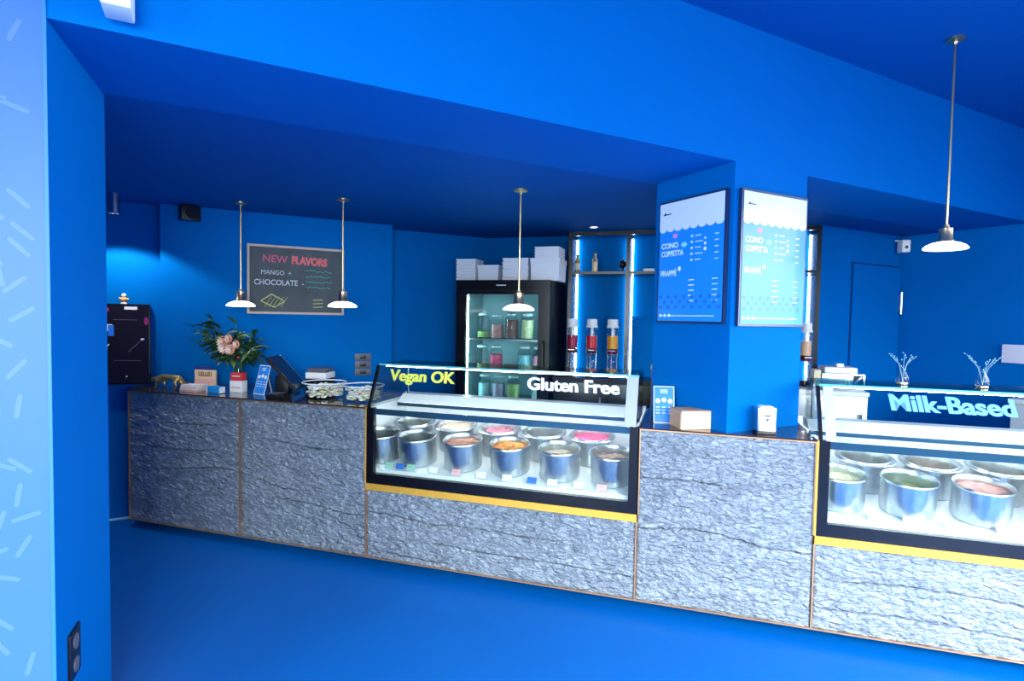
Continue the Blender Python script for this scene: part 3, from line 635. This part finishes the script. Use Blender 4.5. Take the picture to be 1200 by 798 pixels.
# bottles on top shelf
amber = mat('amber_glass', (.45, .22, .05), .15, coat=.5); cremem = mat('cream_label', (.75, .62, .42), .5)
def bottle(s, h, m, label):
    t = cthing('bottle', label, 'bottle', s, 2.2, 1.9985, 'bottles on the upper bar shelf')
    lathe('body', [(0, 0), (.022, 0), (.024, .005), (.024, h*.62), (.010, h*.76), (.010, h*.92), (0, h*.92)], m, t, seg=20)
    lathe('label_band', [(.0245, h*.15), (.0248, h*.15), (.0248, h*.5), (.0245, h*.5)], cremem, t, seg=20)
    lathe('stopper', [(0, h*.92), (.012, h*.92), (.012, h), (0, h)], blackm, t, seg=14)
bottle(-.985, .165, amber, 'dark-labelled amber bottle at the left of the upper bar shelf')
bottle(-.822, .185, brass, 'pale gold bottle standing alone on the upper bar shelf')
t = cthing('black_ornament', 'small black ornament at the right of the upper bar shelf', 'ornament', -.565, 2.2, 1.9985)
lathe('foot', [(0, 0), (.028, 0), (.028, .008), (.008, .015), (.008, .04), (0, .04)], blackm, t, seg=16); 
bm = NB(); bmesh.ops.create_icosphere(bm, subdivisions=2, radius=.038, matrix=Matrix.Translation((0, 0, .07))); mesh('globe', bm, blackm, t, smooth=True); lathe('finial', [(0, .105), (.008, .107), (.008, .12), (0, .13)], chrome, t, seg=12)
t = cthing('glass_tumbler', 'small pale tumbler at the left end of the upper shelf', 'glass', -.99, 2.14, 1.9985)
tag(t, 'clear tumbler in front of the amber bottle', 'glass'); lathe('tumbler', [(0, 0), (.018, 0), (.022, .07)], glassj, t, seg=20)
t = cthing('folded_cloth', 'white folded cloth on the upper shelf beside the pillar', 'cloth', -.33, 2.18, 1.9985)
box('cloth', -.05, .05, -.04, .04, 0, .014, whitep, t, bev=.004); box('fold', -.048, .046, -.038, .038, .0145, .026, whitep, t, bev=.004)
t = cthing('blue_box', 'tall blue box standing on the back counter next to the pillar', 'box', -.34, 2.12, 1.0605)
box('body', -.12, .16, -.06, .08, 0, .515, paint, t, bev=.004); box('lid', -.122, .162, -.062, .082, .516, .535, paint, t)

# fridge
fr = cthing('glass_door_fridge', 'tall black glass-door fridge lit inside and full of jars', 'fridge', -1.993, 1.70, 0)
FW, FH, FD = .87, 1.895, .69
bm = NB(); ab(bm, 0, FW, .60, FD, .12, FH-.02); ab(bm, 0, .04, .045, .60, .12, FH-.02); ab(bm, FW-.04, FW, .045, .60, .12, FH-.02); ab(bm, 0, FW, .045, .60, FH-.02, FH); ab(bm, 0, FW, .045, .60, .05, .12)
mesh('cabinet', bm, blackm, fr)
box('top_panel', .0, FW, .0, .044, 1.80, FH, blackf, fr)
dg = NB(); ab(dg, 0, .092, 0, .043, .10, 1.798); ab(dg, FW-.028-.075, FW, 0, .043, .10, 1.798); ab(dg, .092, FW-.103, 0, .043, .10, .22); ab(dg, .092, FW-.103, 0, .043, 1.77, 1.798)
dd = mesh('door', dg, blackf, fr)
box('door_glass', .092, FW-.103, .015, .022, .22, 1.77, glassd, dd)
bm = NB(); tube(bm, [(FW-.05, -.002, .95), (FW-.05, -.035, .97), (FW-.05, -.035, 1.35), (FW-.05, -.002, 1.37)], .008, 8); mesh('handle', bm, blackm, dd, smooth=True)
box('badge', .38, .47, -.002, -.0003, 1.845, 1.853, whitep, fr)
lin = mat('fridge_liner', (.24, .42, .48), .35)
box('liner_back', .045, FW-.045, .585, .598, .13, 1.86, lin, fr)
for x in (.041, FW-.046): box('liner_side', x, x+.004, .05, .58, .13, 1.86, lin, fr)
box('light_strip', .088, .098, .05, .062, .25, 1.76, led_fr, fr)
box('light_strip', FW-.115, FW-.11, .05, .058, .25, 1.76, led_fr, fr)
for z in (.52, .815, 1.085, 1.372): 
    bm = NB(); ab(bm, .05, FW-.05, .07, .58, z-.012, z-.006); mesh('shelf', bm, glassd, fr)
    box('shelf_rail', .05, FW-.05, .064, .071, z-.016, z, steel, fr)
jarlid = mat('jar_lid', (.42, .58, .60), .15, spec=.8)
def jar(s, z, h, col, lv, label, lidm=None):
    t = cthing('glass_jar', label, 'jar', s, 1.90, z, 'jars inside the fridge')
    r = .06
    lathe('jar_glass', [(0, 0), (r-.006, 0), (r, .008), (r, h*.72), (r-.016, h*.84), (r-.018, h*.9)], glassj, t, seg=24)
    nm = 'content_' + ('%02d%02d%02d' % tuple(int(c*99) for c in col)); 
    lathe('contents', [(0, .004), (r-.005, .006), (r-.004, h*lv), (r-.02, h*lv+.006), (0, h*lv)], bpy.data.materials.get(nm) or vary(mat(nm, col, .5), 40, .5), t, seg=24)
    lathe('lid', [(0, h*.88), (r-.014, h*.88), (r-.012, h*.96), (.02, h), (0, h)], jarlid if lidm is None else lidm, t, seg=24)
jar(-1.80, 1.373, .235, (.22, .34, .10), .25, 'fridge jar with a little green at the bottom, upper shelf leftmost')
jar(-1.665, 1.373, .225, (.50, .22, .22), .55, 'fridge jar of pinkish brown sweets, upper shelf')
jar(-1.525, 1.373, .235, (.20, .08, .08), .70, 'fridge jar of dark cocoa brown sweets, upper shelf')
jar(-1.375, 1.373, .235, (.58, .58, .34), .72, 'fridge jar of pale yellow-green sweets, upper shelf rightmost')
jar(-1.81, 1.086, .225, (.65, .12, .20), .20, 'fridge jar with pink layer at the bottom, middle shelf leftmost')
jar(-1.67, 1.086, .225, (.60, .04, .14), .60, 'fridge jar of red berries, middle shelf')
jar(-1.40, 1.086, .225, (.16, .42, .50), .62, 'fridge jar of pale turquoise sweets, middle shelf')
jar(-1.26, 1.086, .225, (.72, .26, .36), .58, 'fridge jar of pink sweets, middle shelf rightmost')
jar(-1.78, .816, .225, (.30, .55, .58), .6, 'fridge jar of pale aqua sweets, lower shelf leftmost')
jar(-1.64, .816, .225, (.50, .45, .62), .6, 'fridge jar of lilac sweets, lower shelf')
jar(-1.50, .816, .225, (.40, .55, .18), .6, 'fridge jar of lime green sweets, lower shelf')
jar(-1.27, .816, .225, (.30, .45, .45), .5, 'fridge jar of greenish sweets, lower shelf rightmost')
# takeaway boxes on the fridge
cardm = vary(mat('white_board', (.82, .84, .92), .6), 12, .05)
def tray(s, u, z, w_, d_, h_, label, group):
    t = cthing('takeaway_box', label, 'box', s, u, z, group)
    bm = NB(); a0, a1 = w_/2, w_/2-.006
    lo = [bm.verts.new(p) for p in ((-a1, -d_/2+.006, 0), (a1, -d_/2+.006, 0), (a1, d_/2-.006, 0), (-a1, d_/2-.006, 0))]; hi = [bm.verts.new(p) for p in ((-a0, -d_/2, h_*.8), (a0, -d_/2, h_*.8), (a0, d_/2, h_*.8), (-a0, d_/2, h_*.8))]
    bm.faces.new(lo[::-1]); bm.faces.new(hi)
    for i in range(4): bm.faces.new((lo[i], lo[(i+1) % 4], hi[(i+1) % 4], hi[i]))
    mesh('tray', bm, cardm, t); box('lid', -a0-.003, a0+.003, -d_/2-.003, d_/2+.003, h_*.8+.0005, h_-.001, cardm, t)
pos = ['bottom', 'second', 'third', 'fourth', 'fifth', 'sixth', 'top']
for k in range(7): tray(-1.955+.002*(k % 2), 1.93, FH+.001+.029*k, .19, .22, .028, 'flat white takeaway box, %s of the leftmost stack on the fridge' % pos[k], 'flat boxes stacked on the fridge')
tray(-1.74, 1.93, FH+.001, .20, .20, .145, 'plain white square box between two stacks on the fridge', 'boxes on the fridge')
for k in range(6): tray(-1.475+.003*(k % 2), 1.93, FH+.001+.034*k, .24, .25, .033, 'flat white takeaway box, %s of the middle stack on the fridge' % pos[k], 'flat boxes stacked on the fridge')
tray(-1.20, 1.95, FH+.001, .26, .30, .20, 'large white box at the right end of the fridge top', 'boxes on the fridge')
for k in range(4): tray(-1.19, 1.95, FH+.202+.025*k, .22, .26, .024, 'flat white box, %s of four on the large white box' % ['lowest', 'second', 'third', 'topmost'][k], 'flat boxes stacked on the fridge')

# ---------------------------------------------------------------- behind the right case: machine, cups, white cabinet added as a glass reflection
t = cthing('cream_machine', 'small steel table machine with cream lid behind the right display case', 'machine', 1.115, 1.78, 1.0605)
box('body', -.12, .17, -.06, .20, 0, .13, steel, t, bev=.008); box('top', -.10, .12, -.05, .18, .131, .175, whitep, t, bev=.006); box('cap', -.01, .04, 0, .08, .176, .20, whitep, t, bev=.004)
box('display', .09, .155, -.063, -.0605, .05, .12, blackm, t); bm = NB(); bar(bm, .10, .06, .145, .11, .012, -.064); mesh('display_mark', bm, whitep, t)
box('side_box', -.17, -.125, -.05, .10, 0, .15, mat('cream_box', (.72, .66, .45), .5), t)
dispenser(.915, (.85, .48, .28), 'peach juice dispenser seen just right of the pillar')
lc2 = thing('reflection_cabinet', 'added low white cabinet imitating a window reflection in the right case glass', 'cabinet', (4.95, .6, 0))  # added white body stands in for the window reflected in the slanted glass
box('body', .03, .58, 0, 1.25, .08, 1.03, stainw, lc2); box('plinth', .06, .58, .02, 1.23, 0, .08, blackm, lc2); box('top', 0, .59, -.01, 1.26, 1.03, 1.06, stainw, lc2)
for k in range(2): dd = box('door', .012, .03, .005+.625*k, .62+.625*k, .1, 1.02, stainw, lc2, bev=.002); box('handle', -.008, .011, .55+.10*k, .562+.10*k, .7, .85, steel, dd)
t = cthing('cone_box', 'brown cardboard box of cones standing behind the left glass case by the pillar', 'box', -.145, .56, 1.0)
cbm = vary(mat('brown_board', (.32, .14, .06), .6), 20, .2)
box('carton', -.05, .05, -.04, .06, 0, .26, cbm, t, bev=.002); box('orange_lid', -.053, .053, -.043, .063, .2605, .29, mat('orange_board', (.55, .27, .08), .6), t); box('paper_edge', -.045, .045, -.046, -.0435, .262, .272, whitep, t)

# ---------------------------------------------------------------- things on the pillar part of the counter
kraft = vary(mat('kraft_board', (.55, .36, .24), .65), 14, .1); kraftl = vary(mat('kraft_front', (.80, .58, .36), .6), 14, .08)
t = cthing('kraft_box', 'flat kraft cardboard box beside the pillar foot', 'box', .03, .12, 1.0005, rot=R(26))
box('body', -.085, .085, -.09, .05, 0, .088, kraftl, t, bev=.002); box('lid', -.087, .087, -.092, .052, .0885, .098, kraft, t, bev=.001)
box('side_flap', -.0885, -.0855, -.085, .045, .004, .086, kraft, t)
tentb = mat('tent_card_blue', (.02, .24, .75), .35)
def tent(s, u, label, rot, legs):
    t = cthing('tent_card', label, 'card', s, u, 1.0005, 'blue acrylic tent cards on the counter', rot=rot)
    W, H, lean = .112, .198, .055
    def sl(bm, x0, x1, h0, h1, d0, d1):
        f = lambda x, h, d: (x, lean*h/H+d, h)
        v = [bm.verts.new(p) for p in (f(x0, h0, d0), f(x1, h0, d0), f(x1, h1, d0), f(x0, h1, d0), f(x0, h0, d1), f(x1, h0, d1), f(x1, h1, d1), f(x0, h1, d1))]
        for q in ((0,1,2,3),(7,6,5,4),(0,4,5,1),(1,5,6,2),(2,6,7,3),(3,7,4,0)): bm.faces.new([v[i] for i in q])
    bm = NB(); sl(bm, -W/2, W/2, 0, H, 0, .003); mesh('holder', bm, whitep, t)
    bm = NB(); sl(bm, -W/2+.004, W/2-.004, .004, H-.004, -.0012, -.0002); mesh('sheet', bm, tentb, t)
    bm = NB()
    for k in range(3): disc(bm, -.033+.033*k, .118+.006*(k == 1), .0125, .0125, 0, .0006, 16)
    for k in range(3):
        for j in range(3): bar(bm, -.043+.033*k, .085-.016*j, -.023+.033*k, .085-.016*j, .004)
    for j in range(3): bar(bm, -.02, .178-.008*j, .02, .178-.008*j, .003)
    for v in bm.verts: v.co.y += lean*v.co.z/H-.0016
    mesh('print', bm, menul, t)['kind'] = 'stuff'
    bm = NB(); v = [(-.004, .060, H*.97), (.004, .060, H*.97), (.004, .063, H*.97), (-.004, .063, H*.97)]
    ab(bm, -.02, .02, .105, .108, 0, .001); tube(bm, [(0, .058, H*.95), (0, .107, .003)], .0035, 6); mesh('back_leg', bm, legs, t)
tent(-.10, .165, 'blue tent card with three white circles between the left case and the kraft box', R(8), kraft)
t = cthing('napkin_dispenser', 'small white and steel napkin dispenser at the pillar foot', 'dispenser', .405, .04, 1.0005, rot=R(12))
box('shell', -.046, .046, 0, .07, .012, .135, steel, t, bev=.006); box('base', -.048, .048, -.003, .072, 0, .0115, blackm, t, bev=.002)
box('face', -.038, .038, -.003, -.0003, .02, .125, whitep, t, bev=.001); bm = NB(); bar(bm, -.015, .095, .015, .095, .01, -.0035); disc(bm, 0, .075, .008, .008, -.0035); mesh('face_mark', bm, grm, t)
box('napkins', -.03, .03, .005, .06, .1355, .142, whitep, t)

# ---------------------------------------------------------------- things on the left part of the counter
def bowl(s, u, r, h, label):
    t = cthing('glass_bowl', label, 'bowl', s, u, 1.0005, 'wide glass bowls of wrapped sweets')
    lathe('bowl_wall', [(0, 0), (r*.80, 0), (r*.86, .005), (r*.97, h*.9), (r, h), (r*.97, h)], glassj, t, seg=48)
    bm = NB(); 
    n = 48; tube_r = .004
    rg = [[bm.verts.new(((r+tube_r*math.cos(q*PI/3))*math.cos(2*PI*i/n), (r+tube_r*math.cos(q*PI/3))*math.sin(2*PI*i/n), h+tube_r*math.sin(q*PI/3))) for q in range(6)] for i in range(n)]
    for i in range(n):
        for q in range(6): bm.faces.new((rg[i][q], rg[(i+1) % n][q], rg[(i+1) % n][(q+1) % 6], rg[i][(q+1) % 6]))
    mesh('rim', bm, mat('bowl_rim', (.85, .88, .90), .2) if 'bowl_rim' not in bpy.data.materials else bpy.data.materials['bowl_rim'], t, smooth=True)
    return t
def sweets(s, u, r, h, seed, label):
    cols = [(.85, .82, .70), (.78, .80, .72), (.80, .62, .50), (.70, .72, .40), (.9, .9, .88)]
    random.seed(seed); t = cthing('wrapped_sweets', label, 'sweets', s, u, 1.0)
    for c, col in enumerate(cols):
        bm = NB()
        for k in range(34):
            a = random.uniform(0, 2*PI); rr = r*.80*math.sqrt(random.random())*.95; z = .018+random.random()*h*.66
            M_ = Matrix.Translation((rr*math.cos(a), rr*math.sin(a), z)) @ Matrix.Rotation(random.uniform(0, PI), 4, 'Z') @ Matrix.Rotation(random.uniform(-.6, .6), 4, 'X') @ Matrix.Diagonal((1.5, .8, .6, 1))
            bmesh.ops.create_icosphere(bm, subdivisions=1, radius=.0155, matrix=M_)
        nm = 'sweet_wrap_%s' % 'abcde'[c]; o = mesh('sweets', bm, bpy.data.materials.get(nm) or mat(nm, col, .3), t, smooth=True); o['kind'] = 'stuff'
    t['kind'] = 'stuff'
bowl(-2.335, .235, .145, .105, 'round glass bowl of sweets nearer the receipt printer'); sweets(-2.335, .235, .145, .105, 1, 'heap of cream wrapped sweets in the bowl nearer the printer')
bowl(-2.02, .21, .135, .105, 'round glass bowl of sweets beside the left display case'); sweets(-2.02, .21, .135, .105, 2, 'heap of cream wrapped sweets in the bowl beside the display case')

# register: slanted screen, printer
t = cthing('till_screen', 'black till touchscreen leaning back beside the bouquet', 'till', -2.585, .325, 1.0005, rot=R(113))
bm = NB(); a = R(42); L = .34; 
fr_ = lambda x, d, l: (x, d*math.cos(a)+l*math.sin(a)*1.0, .05+l*math.cos(a)-d*math.sin(a)*1.0)
def slb_(nm, x0, x1, d0, d1, l0, l1, m):
    bm = NB(); v = [bm.verts.new(fr_(*p)) for p in ((x0,d0,l0),(x1,d0,l0),(x1,d1,l0),(x0,d1,l0),(x0,d0,l1),(x1,d0,l1),(x1,d1,l1),(x0,d1,l1))]
    for f in ((0,3,2,1),(4,5,6,7),(0,1,5,4),(1,2,6,5),(2,3,7,6),(3,0,4,7)): bm.faces.new([v[i] for i in f])
    mesh(nm, bm, m, t)
slb_('screen_body', -.14, .14, 0, .022, 0, .29, blackm); slb_('screen_glass', -.13, .13, -.003, -.0003, .012, .278, scr); slb_('silver_edge', .1402, .146, -.002, .024, 0, .29, steel)
box('stand', -.05, .05, .08, .17, .008, .13, blackm, t, bev=.004); box('foot', -.08, .08, .03, .19, 0, .0078, blackm, t)
t = cthing('receipt_printer', 'black and white receipt printer behind the card terminal', 'printer', -2.54, .47, 1.0005, rot=R(10))
box('lower_body', -.075, .075, -.07, .08, 0, .10, blackm, t, bev=.006); box('white_band', -.077, .077, -.072, .082, .101, .145, whitep, t, bev=.004)
box('lid', -.07, .07, -.065, .075, .146, .175, grm, t, bev=.01)
t = cthing('card_terminal', 'dark card terminal lying on the worktop before the printer', 'terminal', -2.60, .085, 1.0005, rot=R(8))
box('body', -.045, .045, -.06, .07, 0, .032, blackm, t, bev=.008); box('display', -.034, .034, .01, .055, .0325, .034, grm, t)
for i in range(3):
    for j in range(3): box('key', -.030+.022*i, -.014+.022*i, -.05+.018*j, -.037+.018*j, .0325, .036, grm, t)
tent(-2.835, .185, 'blue tent card with white circles in front of the bouquet', R(-12), palew)

redm = mat('red_label', (.70, .05, .05), .45); pinkl = mat('pink_paper', (.80, .45, .42), .5)
t = cthing('small_carton', 'small red and white carton left of the tent card', 'box', -3.04, .22, 1.0005, rot=R(8))
box('carton', -.048, .048, -.03, .03, 0, .082, whitep, t, bev=.001); box('red_top', -.044, .044, -.027, .027, .0825, .138, redm, t, bev=.001)
bm = NB(); bar(bm, -.035, .035, .035, .035, .012, -.0305); mesh('pink_band', bm, pinkl, t)
bm = NB(); bar(bm, -.03, .115, .03, .115, .006, -.0275); mesh('print', bm, whitep, t)['kind'] = 'stuff'
t = cthing('blue_packet', 'small bright blue packet on the worktop left of the red carton', 'packet', -3.135, .11, 1.0005, rot=R(-4))
box('packet', -.055, .055, -.022, .022, 0, .05, mat('bright_blue', (.01, .28, .70), .4), t, bev=.006)
box('end_cap', .0555, .066, -.02, .02, .004, .046, whitep, t); box('end_cap', -.066, -.0555, -.02, .02, .004, .046, whitep, t)
t = cthing('card_sign', 'beige printed card sign with brown print and navy top', 'sign', -3.36, .24, 1.0005, rot=R(6))
box('card', -.088, .088, 0, .012, .03, .142, mat('beige_card', (.80, .58, .36), .6), t); box('navy_top', -.09, .05, .0, .014, .1425, .164, mat('navy_strip', (.03, .04, .25), .5), t); box('foot', -.088, .088, -.01, .03, 0, .0298, whitep, t)
bm = NB()
for k, (xa, hh) in enumerate(((-.052, .034), (-.038, .030), (-.026, .036), (-.010, .026), (.006, .030), (.022, .026), (.036, .034), (.050, .030))): bar(bm, xa, .098, xa+.003*(k % 3-1), .098+hh, .007, -.0004)
bar(bm, -.05, .097, .05, .099, .005, -.0004)
mesh('faded_print', bm, mat('brown_ink', (.22, .10, .04), .6), t)['kind'] = 'stuff'
bm = NB(); bar(bm, -.085, .055, .085, .062, .034, -.0003); mesh('pink_band', bm, pinkl, t)
paperc = mat('cream_paper', (.84, .74, .66), .6)
for k, (nm, m, lb) in enumerate((('pink', pinkl, 'lowest pink-edged leaflet pad in the pile before the card sign'), ('cream', paperc, 'middle cream leaflet pad in the pile before the card sign'), ('white', whitep, 'topmost white leaflet pad in the pile before the card sign'))):
    t = cthing('leaflet_pad', lb, 'leaflets', -3.36+.006*k, .135, 1.0005+.016*k, 'leaflet pads piled on the counter', rot=R(3*k))
    box('pad', -.075, .075, -.045, .045, 0, .0125, m, t); box('cover', -.0755, .0755, -.0455, .0455, .0128, .0152, paperc if k != 1 else pinkl, t)

# golden prowling cat statuette (one continuous skinned body)
def statuette():
    t = cthing('cat_statuette', 'golden statuette of a prowling big cat at the left end of the counter', 'statuette', -3.61, .13, 1.0005)
    V = [(0, 0, .088), (.055, 0, .086), (.105, 0, .09), (-.05, 0, .082), (-.085, 0, .072), (-.118, 0, .06), (-.14, 0, .052)]
    Rr = [.024, .022, .025, .026, .018, .019, .010]
    E = [(0, 1), (1, 2), (0, 3), (3, 4), (4, 5), (5, 6)]
    def leg(root, pts, rads):
        prev = root
        for p, r_ in zip(pts, rads): V.append(p); Rr.append(r_); E.append((prev, len(V)-1)); prev = len(V)-1
    leg(3, [(-.06, -.016, .055), (-.07, -.018, .028), (-.078, -.018, .007), (-.092, -.018, .006)], [.012, .008, .007, .006])
    leg(3, [(-.035, .016, .055), (-.028, .018, .03), (-.04, .018, .007), (-.052, .018, .006)], [.012, .008, .007, .006])
    leg(2, [(.100, -.018, .055), (.118, -.018, .034), (.106, -.018, .007), (.094, -.018, .006)], [.016, .009, .006, .006])
    leg(2, [(.125, .018, .055), (.145, .018, .034), (.140, .018, .007), (.128, .018, .006)], [.015, .009, .006, .006])
    leg(2, [(.135, 0, .095), (.16, 0, .075), (.182, 0, .05), (.205, 0, .047), (.22, 0, .06)], [.009, .006, .005, .005, .004])
    leg(5, [(-.112, -.013, .078)], [.005]); leg(5, [(-.112, .013, .078)], [.005])
    me = bpy.data.meshes.new('body'); me.from_pydata(V, E, []); o = bpy.data.objects.new('body', me); COL.objects.link(o)
    sk = o.modifiers.new('skin', 'SKIN')
    for i, r_ in enumerate(Rr): me.skin_vertices[0].data[i].radius = (r_, r_)
    me.skin_vertices[0].data[0].use_root = True
    o.modifiers.new('sub', 'SUBSURF').levels = 2
    dg = bpy.context.evaluated_depsgraph_get(); m2_ = bpy.data.meshes.new_from_object(o.evaluated_get(dg)); bpy.data.objects.remove(o)
    m2_.materials.append(vary(mat('antique_gold', (.85, .50, .16), .3, .85), 30, .45))
    for p in m2_.polygons: p.use_smooth = True
    lo = min(v.co.z for v in m2_.vertices)
    for v in m2_.vertices: v.co.z -= lo
    b = bpy.data.objects.new('body', m2_); COL.objects.link(b); b.parent = t
statuette()

# bouquet in a glass vase
VS = (-3.175, .36)
t = cthing('flower_vase', 'clear glass vase with greenish stems behind the red carton', 'vase', VS[0], VS[1], 1.0005)
lathe('vase_glass', [(0, 0), (.045, 0), (.05, .008), (.042, .06), (.045, .13), (.058, .19)], glassj, t, seg=28)
lathe('water', [(0, .01), (.04, .012), (.038, .10), (0, .10)], mat('vase_water', (.30, .42, .05), .1, trans=.3), t, seg=24)
t = cthing('flower_bouquet', 'bouquet of dark green leaves around peach flowers, in the glass vase', 'bouquet', VS[0], VS[1], 1.02)
lm = [vary(mat('leaf_dark', (.020, .075, .035), .4), 12, .3), vary(mat('leaf_mid', (.06, .17, .07), .4), 12, .3), vary(mat('leaf_pale', (.22, .36, .16), .4), 12, .3), vary(mat('leaf_bright', (.38, .52, .06), .4), 12, .3)]
def leaf_mesh(L, W, m):
    bm = NB(); rows = []
    for i in range(7):
        f = i/6; wd = W*math.sin(PI*min(1, f*.96+.03))**.8*(1-.3*f); zz = -.35*L*f*f
        rows.append([bm.verts.new((x*wd, f*L, zz+abs(x)*wd*.4)) for x in (-1, 0, 1)])
    for a_, b2 in zip(rows, rows[1:]):
        for k in range(2): bm.faces.new((a_[k], a_[k+1], b2[k+1], b2[k]))
    me = bpy.data.meshes.new('leaf'); bm.to_mesh(me); bm.free(); me.materials.append(m)
    for p in me.polygons: p.use_smooth = True
    return me
LM = [leaf_mesh(.13, .024, lm[0]), leaf_mesh(.11, .030, lm[0]), leaf_mesh(.12, .022, lm[1]), leaf_mesh(.12, .020, lm[2]), leaf_mesh(.10, .020, lm[3])]
random.seed(11); stems = NB()
for k in range(34):
    a = 2*PI*k/34+random.uniform(-.2, .2); el = random.uniform(.15, 1.25); ln = random.uniform(.17, .30)+(.07 if math.cos(a) < -.3 else 0)
    if math.cos(a) > .2: ln *= .88
    top = Vector((math.cos(a)*math.cos(el)*ln*1.05, math.sin(a)*math.cos(el)*ln*.6, .20+math.sin(el)*ln*1.0))
    top.x -= .055
    ex = (-top.x+top.y)*Q-.17
    if ex > 0: top -= Vector((-Q, Q, 0))*ex
    tube(stems, [(math.cos(a)*.015, math.sin(a)*.015, 0), (math.cos(a)*.03, math.sin(a)*.03, .15), top], .002, 5)
    base = Vector((math.cos(a)*.03, math.sin(a)*.03, .16))
    for q in range(8):
        p = base.lerp(top, .2+.8*q/7); me = random.choice(LM[:2]+LM[:4]) if q else random.choice(LM)
        o = bpy.data.objects.new('leaf', me); COL.objects.link(o); o.parent = t
        d = (top-base).normalized(); yawl = math.atan2(-d.x, d.y)+random.choice((-1, 1))*random.uniform(.3, 1.2)
        if (-p.x+p.y)*Q > .10: yawl = R(-45)+PI+random.uniform(-1.2, 1.2)+PI*.25
        o.location = p; o.rotation_euler = (random.uniform(-.2, .9)*math.copysign(1, .8), random.uniform(-.6, .6), yawl); sc_ = random.uniform(.55, 1.0); o.scale = (sc_, sc_, sc_)
so_ = mesh('stems', stems, lm[1], t); so_['kind'] = 'stuff'
fm = [mat('petal_peach', (.90, .45, .28), .5), mat('petal_pale', (.92, .68, .55), .5)]
for (x, y, z, r_, seed) in ((.02, -.15, .335, .052, 1), (.045, -.17, .295, .048, 2), (.095, -.16, .285, .047, 3), (.06, -.14, .36, .038, 4), (.115, -.13, .32, .036, 5)):
    random.seed(seed); f = bpy.data.objects.new('flower', None); COL.objects.link(f); f.parent = t; f.location = (x, y, z); f.empty_display_size = .02
    for c in range(2):
        bm = NB()
        for k in range(11):
            a = 2*PI*k/11+c*.3; el = .25+c*.55; d = Vector((math.cos(a)*math.cos(el), -math.sin(el), math.sin(a)*math.cos(el))); side = d.cross(Vector((0, 1, 0))).normalized()
            p0 = d*.005; p1 = d*r_*.6; p2 = d*r_; w_ = r_*.24
            v = [bm.verts.new(p0), bm.verts.new(p1+side*w_), bm.verts.new(p2+Vector((0, -.006, 0))), bm.verts.new(p1-side*w_)]
            bm.faces.new(v)
        mesh('petals', bm, fm[c], f, smooth=True)
bm = NB(); bmesh.ops.create_icosphere(bm, subdivisions=2, radius=.011, matrix=Matrix.Translation((.105, -.11, .225))); mesh('red_berry', bm, redm, t, smooth=True)
